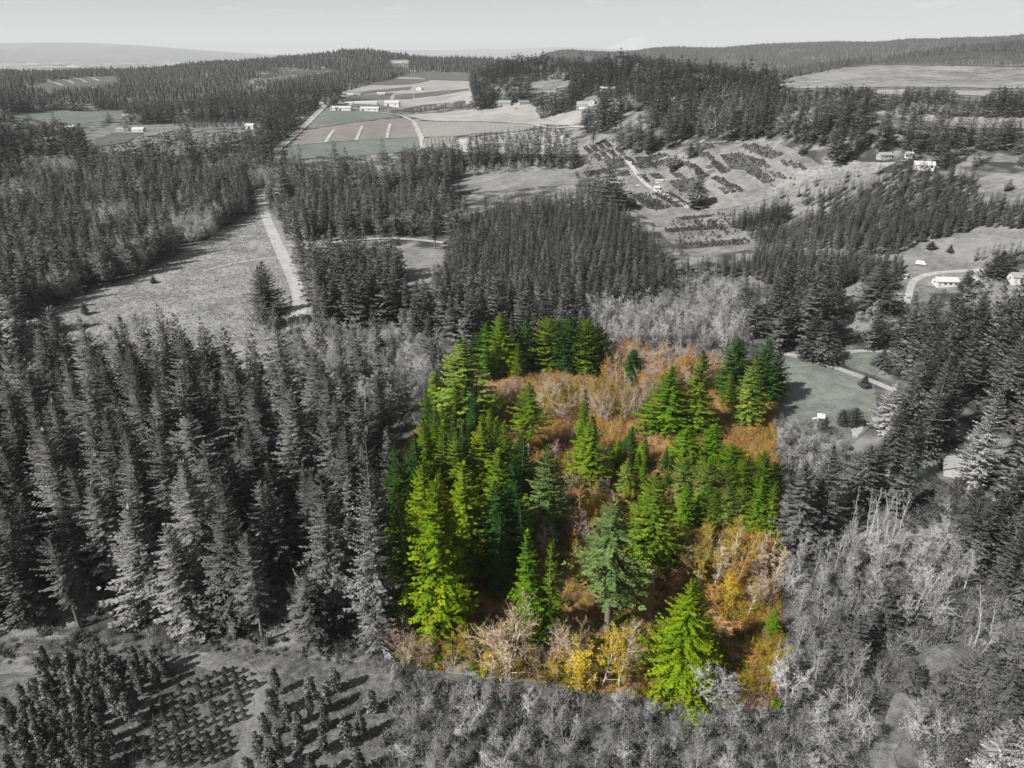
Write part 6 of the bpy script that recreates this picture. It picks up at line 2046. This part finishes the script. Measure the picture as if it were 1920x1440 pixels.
def house(name, label, cat, px, py, w, d, h, rh, rz, wall, roof, over=0.5, doors=1, wins=3, chimney=False, openfront=0, group=None):
    """Gabled building: ridge along local x, long front facing -y."""
    b = at(px, py)[0]
    root = empty(name, tuple(b), math.radians(rz))
    tag(root, label, cat, group)
    x, y = w / 2, d / 2
    V = [(-x, -y, -1), (x, -y, -1), (x, y, -1), (-x, y, -1), (-x, -y, h), (x, -y, h), (x, y, h), (-x, y, h), (-x, 0, h + rh), (x, 0, h + rh)]
    Fc = [(0, 1, 5, 4), (1, 2, 6, 9, 5), (2, 3, 7, 6), (3, 0, 4, 8, 7)]
    part('wall', (V, Fc), wall, root)
    X, yo = x + over, y + over
    k = rh / y
    t = 0.18
    ze = h - over * k
    R1 = []
    for s in (-1, 1):
        A = [(-X, s * yo, ze + 0.06), (X, s * yo, ze + 0.06), (X, 0, h + rh + 0.06), (-X, 0, h + rh + 0.06)]
        B = [(p[0], p[1], p[2] + t) for p in A]
        f = [(0, 1, 2, 3), (4, 7, 6, 5), (0, 4, 5, 1), (1, 5, 6, 2), (2, 6, 7, 3), (3, 7, 4, 0)]
        R1.append((A + B, f))
    for s in R1:
        rf_ = part('roof', s, roof, root)
    if chimney:
        part('chimney', box(-w * 0.2, -w * 0.2 + 0.7, -0.1, 0.6, h + rh * 0.5, h + rh + 1.1), TANW, rf_)
    slots = doors + wins + openfront
    pitch = w / max(1, slots)
    i = 0
    for _ in range(openfront):
        cx = -x + pitch * (i + 0.5)
        part('opening', box(cx - pitch * 0.36, cx + pitch * 0.36, -y - 0.05, -y + 0.1, 0, h * 0.8), DARK, root)
        i += 1
    for _ in range(doors):
        cx = -x + pitch * (i + 0.5)
        dw = min(1.1, pitch * 0.4) if h < 4 else min(3.2, pitch * 0.6)
        part('door', box(cx - dw / 2, cx + dw / 2, -y - 0.06, -y + 0.1, 0, min(2.1, h * 0.75) if h < 4 else h * 0.7), DARK if h >= 4 else TANW, root)
        i += 1
    for _ in range(wins):
        cx = -x + pitch * (i + 0.5)
        ww = min(1.6, pitch * 0.5)
        wn_ = part('window', box(cx - ww / 2 - 0.1, cx + ww / 2 + 0.1, -y - 0.05, -y + 0.05, h * 0.36, h * 0.82), WHITE, root)
        part('pane', box(cx - ww / 2, cx + ww / 2, -y - 0.08, -y + 0.02, h * 0.40, h * 0.78), GLASS, wn_)
        i += 1
    for s in (-1, 1):
        wn_ = part('window', box(s * x - 0.05, s * x + 0.05, -0.7, 0.7, h * 0.4, h * 0.82), WHITE, root)
        part('pane', box(s * x - 0.08, s * x + 0.08, -0.58, 0.58, h * 0.44, h * 0.78), GLASS, wn_)
    return root


# homestead on the right
house('farmhouse', 'long low white house with pale roof beside the curved drive', 'house', 1771, 534, 11, 6.5, 2.7, 1.5, -4, WHITE, ROOFW, doors=1, wins=3, chimney=True)
house('shed', 'white sided open shed with flat pale roof left of the drive', 'shed', 1682, 521, 8.5, 4.5, 2.4, 0.5, -3, WHITE, ROOFW, doors=0, wins=1, openfront=2)
house('garage', 'pale roofed garage half hidden by firs right of the long house', 'garage', 1815, 533, 6.5, 7, 2.6, 1.8, 35, CREAM, ROOFW, doors=1, wins=1)
house('white_house', 'white house with dark roof panel at the right edge', 'house', 1908, 528, 8, 7, 3.2, 1.6, -8, WHITE, ROOFG, doors=1, wins=2)
house('forest_cabin', 'small dark roofed cabin tucked under the ridge firs', 'cabin', 1657, 297, 9, 6, 2.8, 1.6, 5, TANW, ROOFG, doors=1, wins=2)
house('white_cottage', 'white cottage below the ridge firs at far right', 'house', 1731, 316, 13, 8, 3.0, 2.0, -22, WHITE, ROOFW, doors=1, wins=3)
house('white_shed', 'narrow white shed among firs left of the white cottage', 'shed', 1703, 296, 4, 4, 3.5, 1.2, 10, WHITE, ROOFW, doors=1, wins=0)
# hidden house by the right forest
house('forest_house', 'house with a broad pale grey roof among the right firs', 'house', 1797, 888, 7.5, 8.5, 2.6, 2.0, 62, CREAM, ROOFG, doors=1, wins=1)
# farm in the middle distance
house('barn', 'long low white barn at the top of the green field, left half', 'barn', 640, 207, 34, 15, 4.2, 2.5, -2, WHITE, ROOFW, doors=1, wins=0)
house('barn', 'long low white barn at the top of the green field, right half', 'barn', 694, 208, 30, 15, 4.0, 2.5, -4, WHITE, ROOFW, doors=1, wins=2)
house('barn', 'tall square white barn right of the long low barns', 'barn', 736, 200, 26, 14, 7.0, 3, -3, WHITE, ROOFW, doors=1, wins=1)
house('greenhouse', 'low white greenhouse behind the long barns', 'greenhouse', 686, 195, 42, 9, 2.6, 1.8, -2, WHITE, ROOFW, doors=1, wins=0)
house('greenhouse', 'short white greenhouse left behind the long barns', 'greenhouse', 655, 196, 14, 8, 2.6, 1.8, -2, WHITE, ROOFW, doors=1, wins=0)
house('roadside_house', 'pale house beside the bend of the upper road', 'house', 571, 205, 20, 10, 3.0, 2.4, -2, CREAM, ROOFW, doors=1, wins=3)
house('farm_shed', 'pale farm shed on the slope above the barns', 'shed', 715, 178, 18, 9, 3.4, 2, -3, WHITE, ROOFW, doors=1, wins=1)
house('farm_shed', 'cream farm shed left on the slope above the barns', 'shed', 658, 180, 14, 9, 3.2, 2, 4, CREAM, ROOFW, doors=1, wins=1)
house('farm_shed', 'cream farm shed beside the other one above the barns', 'shed', 672, 179, 12, 8, 3.0, 2, -6, CREAM, ROOFG, doors=1, wins=1)
house('white_barn', 'white gabled barn alone on the hillside strips', 'barn', 787, 169, 14, 13, 5, 3.5, 80, WHITE, ROOFW, doors=1, wins=1)
house('hilltop_house', 'pale house on the crest of the farm hill', 'house', 773, 136, 22, 10, 3.4, 2.4, 2, CREAM, ROOFG, doors=1, wins=3)
house('hill_barn', 'pale barn glimpsed in the hilltop forest', 'barn', 748, 119, 20, 9, 3, 2, 3, CREAM, ROOFW, doors=1, wins=0)
house('tan_farmhouse', 'large tan farmhouse below the ridge forest', 'house', 943, 198, 26, 12, 5, 3, -4, CREAM, ROOFG, doors=1, wins=5, chimney=True)
house('tan_garage', 'tan garage wing right of the farmhouse', 'garage', 982, 196, 16, 11, 3.4, 3.2, 12, TANW, ROOFD, doors=2, wins=1)
house('hillside_house', 'white gabled house in the ridge firs', 'house', 1093, 203, 17, 11, 5.5, 3.6, -8, WHITE, ROOFG, doors=1, wins=4, chimney=True)
house('hillside_house', 'pale wing of the white house in the ridge firs', 'house', 1111, 197, 8, 9, 5, 2.6, 60, CREAM, ROOFG, doors=1, wins=1)
house('ridge_house', 'low pale roofed house high among the ridge firs', 'house', 1138, 170, 22, 11, 3.2, 2.4, 2, CREAM, ROOFW, doors=1, wins=3)
house('ridge_hut', 'tiny white hut in the grassy gap of the ridge forest', 'hut', 1261, 190, 4, 4, 3.4, 1.4, 0, WHITE, ROOFW, doors=1, wins=0)
# left farms
house('left_barn', 'white metal roofed barn in the left homestead', 'barn', 261, 247, 17, 11, 3.6, 2.6, -2, WHITE, ROOFW, doors=1, wins=1)
house('left_house', 'pale low house left of the dark fir in the left homestead', 'house', 232, 246, 18, 9, 3, 2, -2, CREAM, ROOFG, doors=1, wins=3)
house('left_house', 'grey house behind the left homestead beside the trees', 'house', 240, 222, 15, 10, 4.5, 3, 8, TANW, ROOFG, doors=1, wins=3)
house('white_box_barn', 'white box barn at the nursery by the pale road', 'barn', 470, 241, 12, 10, 4.5, 2.5, -4, WHITE, ROOFW, doors=1, wins=0)
house('left_house', 'pale roofed house at the far left among trees', 'house', 128, 243, 20, 10, 3, 2.4, -6, CREAM, ROOFW, doors=1, wins=2)
house('left_house', 'white house above the left green field', 'house', 55, 198, 18, 10, 3.2, 2.6, 3, WHITE, ROOFW, doors=1, wins=2)
house('left_house', 'white house right of the other above the left green field', 'house', 95, 202, 15, 9, 3, 2.6, -12, WHITE, ROOFW, doors=1, wins=1)
# nursery sheds and tarps
house('nursery_shed', 'tiny white shed in the middle of the nursery plots', 'shed', 1231, 357, 4.5, 4, 2.6, 1.2, 2, WHITE, ROOFW, doors=1, wins=0)
house('nursery_shed', 'small white roofed shelter above the tiny nursery shed', 'shed', 1236, 342, 6.5, 3.5, 2.0, 0.6, -3, WHITE, ROOFW, doors=1, wins=0)
house('tarp_greenhouse', 'white plastic greenhouse by the paddock firs', 'greenhouse', 800, 346, 19, 8, 2.2, 2.0, -8, WHITE, WHITE, doors=1, wins=0)


def canopy(name, label, cat, px, py, w, d, h, rz, tilt=0.15):
    """Open shelter: sloping roof on four braced posts."""
    b = at(px, py)[0]
    root = empty(name, tuple(b), math.radians(rz))
    tag(root, label, cat)
    z1, z2 = h, h + d * tilt
    A = [(-w / 2, -d / 2, z1), (w / 2, -d / 2, z1), (w / 2, d / 2, z2), (-w / 2, d / 2, z2)]
    V = A + [(p[0], p[1], p[2] + 0.14) for p in A]
    part('roof', (V, [(0, 3, 2, 1), (4, 5, 6, 7), (0, 1, 5, 4), (1, 2, 6, 5), (2, 3, 7, 6), (3, 0, 4, 7)]), WHITE, root)
    for sx in (-1, 1):
        for sy in (-1, 1):
            px_, py_ = sx * (w / 2 - 0.25), sy * (d / 2 - 0.25)
            ht = h + (py_ + d / 2) * tilt
            part('post', box(px_ - 0.09, px_ + 0.09, py_ - 0.09, py_ + 0.09, -0.3, ht), POST, root)
            part('brace', tube([(px_, py_, ht - 0.9), (px_ - sx * 0.7, py_, ht - 0.05)], [0.06, 0.06], 4), POST, root)
    return root


canopy('carport', 'white roofed open carport on braced posts in the right forest', 'carport', 1849, 834, 3.6, 3.4, 2.5, -6)
canopy('garden_shelter', 'small white garden shelter at the meadow edge', 'shelter', 1538, 789, 2.6, 2.4, 1.5, -18, 0.3)
cart = at(1527, 788)[0]
root = empty('garden_cart', tuple(cart), 0.3)
tag(root, 'low white cart left of the garden shelter', 'cart')
part('bed', box(-0.8, 0.8, -0.5, 0.5, 0.45, 0.95), WHITE, root)
for s in (-1, 1):
    part('wheel', tube([(0, s * 0.52, 0.3), (0, s * 0.62, 0.3)], [0.3, 0.3], 10), RUBBER, root)
part('handle', tube([(0.8, 0, 0.6), (1.6, 0, 0.75)], [0.04, 0.04], 5), POST, root)


def vehicle(name, label, px, py, rz, van=False, body=None, cat='car'):
    b = at(px, py)[0]
    root = empty(name, (b[0], b[1], b[2] + 0.25), math.radians(rz))
    tag(root, label, cat, 'vehicles parked in yards')
    L, W = (5.4, 2.0) if van else (4.5, 1.8)
    h1, h2 = (1.1, 2.2) if van else (0.85, 1.45)
    c0, c1 = (-0.48, 0.30) if van else (-0.36, 0.18)
    prof = [(-L / 2, 0.35), (L / 2, 0.35), (L / 2, h1 * 0.85), (L * 0.30, h1), (-L / 2, h1)]
    V = [(x, s * W / 2, z) for s in (-1, 1) for x, z in prof]
    k = len(prof)
    Fc = [tuple(range(k)), tuple(range(2 * k - 1, k - 1, -1))] + [(i, i + k, (i + 1) % k + k, (i + 1) % k) for i in range(k)]
    part('body', (V, Fc), body or WHITE, root)
    prof = [(c0 * L, h1), (c1 * L + 0.5, h1), (c1 * L, h2), (c0 * L + (0.05 if van else 0.5), h2)]
    V = [(x, s * W * 0.45, z) for s in (-1, 1) for x, z in prof]
    k = 4
    Fc = [tuple(range(k)), tuple(range(2 * k - 1, k - 1, -1))] + [(i, i + k, (i + 1) % k + k, (i + 1) % k) for i in range(k)]
    cab = part('cabin', (V, Fc), body or WHITE, root)
    part('windscreen', box(c1 * L + 0.12, c1 * L + 0.4, -W * 0.4, W * 0.4, h1 + 0.08, h1 + 0.4), GLASS, cab)
    for sx in (-0.32, 0.32):
        for sy in (-1, 1):
            part('wheel', tube([(sx * L, sy * W * 0.42, 0.33), (sx * L, sy * W * 0.51, 0.33)], [0.33, 0.33], 10), RUBBER, root)
    return root


vehicle('parked_van', 'white van parked at the yard by the top of the road', 526, 380, 20, True, cat='van')
vehicle('parked_car', 'white car parked right of the van at the roadside yard', 534, 379, 70)
vehicle('parked_car', 'pale car half hidden by saplings in the roadside yard', 548, 378, 10, body=CREAM)
vehicle('parked_truck', 'small white truck on the homestead lawn', 1726, 497, -30, True, cat='truck')
vehicle('parked_car', 'dark car on the tan yard below the farmhouse', 968, 205, 15, body=RUBBER)
vehicle('parked_car', 'white car at the foot of the tall square barn', 712, 204, 10)
vehicle('parked_car', 'white car beside the tiny nursery shed', 1197, 350, 15)
vehicle('parked_car', 'dark car at the end of the gravel side road', 836, 458, 5, body=RUBBER)


def pole(px, py, h, label):
    b = at(px, py)[0]
    root = empty('utility_pole', tuple(b), 0.4)
    tag(root, label, 'utility pole', 'utility poles along the roads')
    part('post', tube([(0, 0, -0.5), (0, 0, h)], [0.16, 0.11], 7), POST, root)
    part('crossarm', box(-1.2, 1.2, -0.06, 0.06, h - 0.9, h - 0.75), POST, root)
    for s in (-1.05, -0.4, 0.4, 1.05):
        part('insulator', tube([(s, 0, h - 0.75), (s, 0, h - 0.5)], [0.05, 0.04], 6), WHITE, root)


for a in ((544, 636, 10, 'wooden utility pole by the lower bend of the road'), (567, 500, 10, 'wooden utility pole right of the straight road'), (486, 356, 10, 'wooden utility pole at the shaded top of the road'),
          (1428, 338, 7, 'short pole at the corner of the nursery plots'), (632, 172, 11, 'tall pole left of the hillside farm'), (276, 240, 10, 'pole right of the left white barn'), (1800, 236, 9, 'pole on the long pale ridge field')):
    pole(*a)
# fence posts along the homestead drive
for i, px in enumerate((1735, 1741, 1747, 1753)):
    b = at(px, 515 - i * 0.3)[0]
    o = part('fence_post', box(-0.08, 0.08, -0.08, 0.08, -0.3, 1.2), WHITE, None)
    o.location = tuple(b)
    tag(o, '%s white fence post from the left by the curved drive' % ('first', 'second', 'third', 'fourth')[i], 'fence post', 'posts by the curved drive')

# ------------------------------------------------------------------ haze
me = mesh_from('haze', np.array(box(-90000, 90000, -3000, 95000, -260, 1450)[0], float), [list(f) for f in box(0, 1, 0, 1, 0, 1)[1]])
hm, nt, ns, ln, out = new_mat('haze_air')
pv = N(nt, 'ShaderNodeVolumePrincipled')
pv.inputs['Color'].default_value = (0.93, 0.95, 0.97, 1)
pv.inputs['Density'].default_value = 4.2e-5
pv.inputs['Anisotropy'].default_value = 0.0
ln.new(pv.outputs[0], out.inputs['Volume'])
HAZE = obj('haze', me, hm)
tag(HAZE, 'thin pale haze over the whole valley', kind='stuff')
bpy.context.view_layer.update()
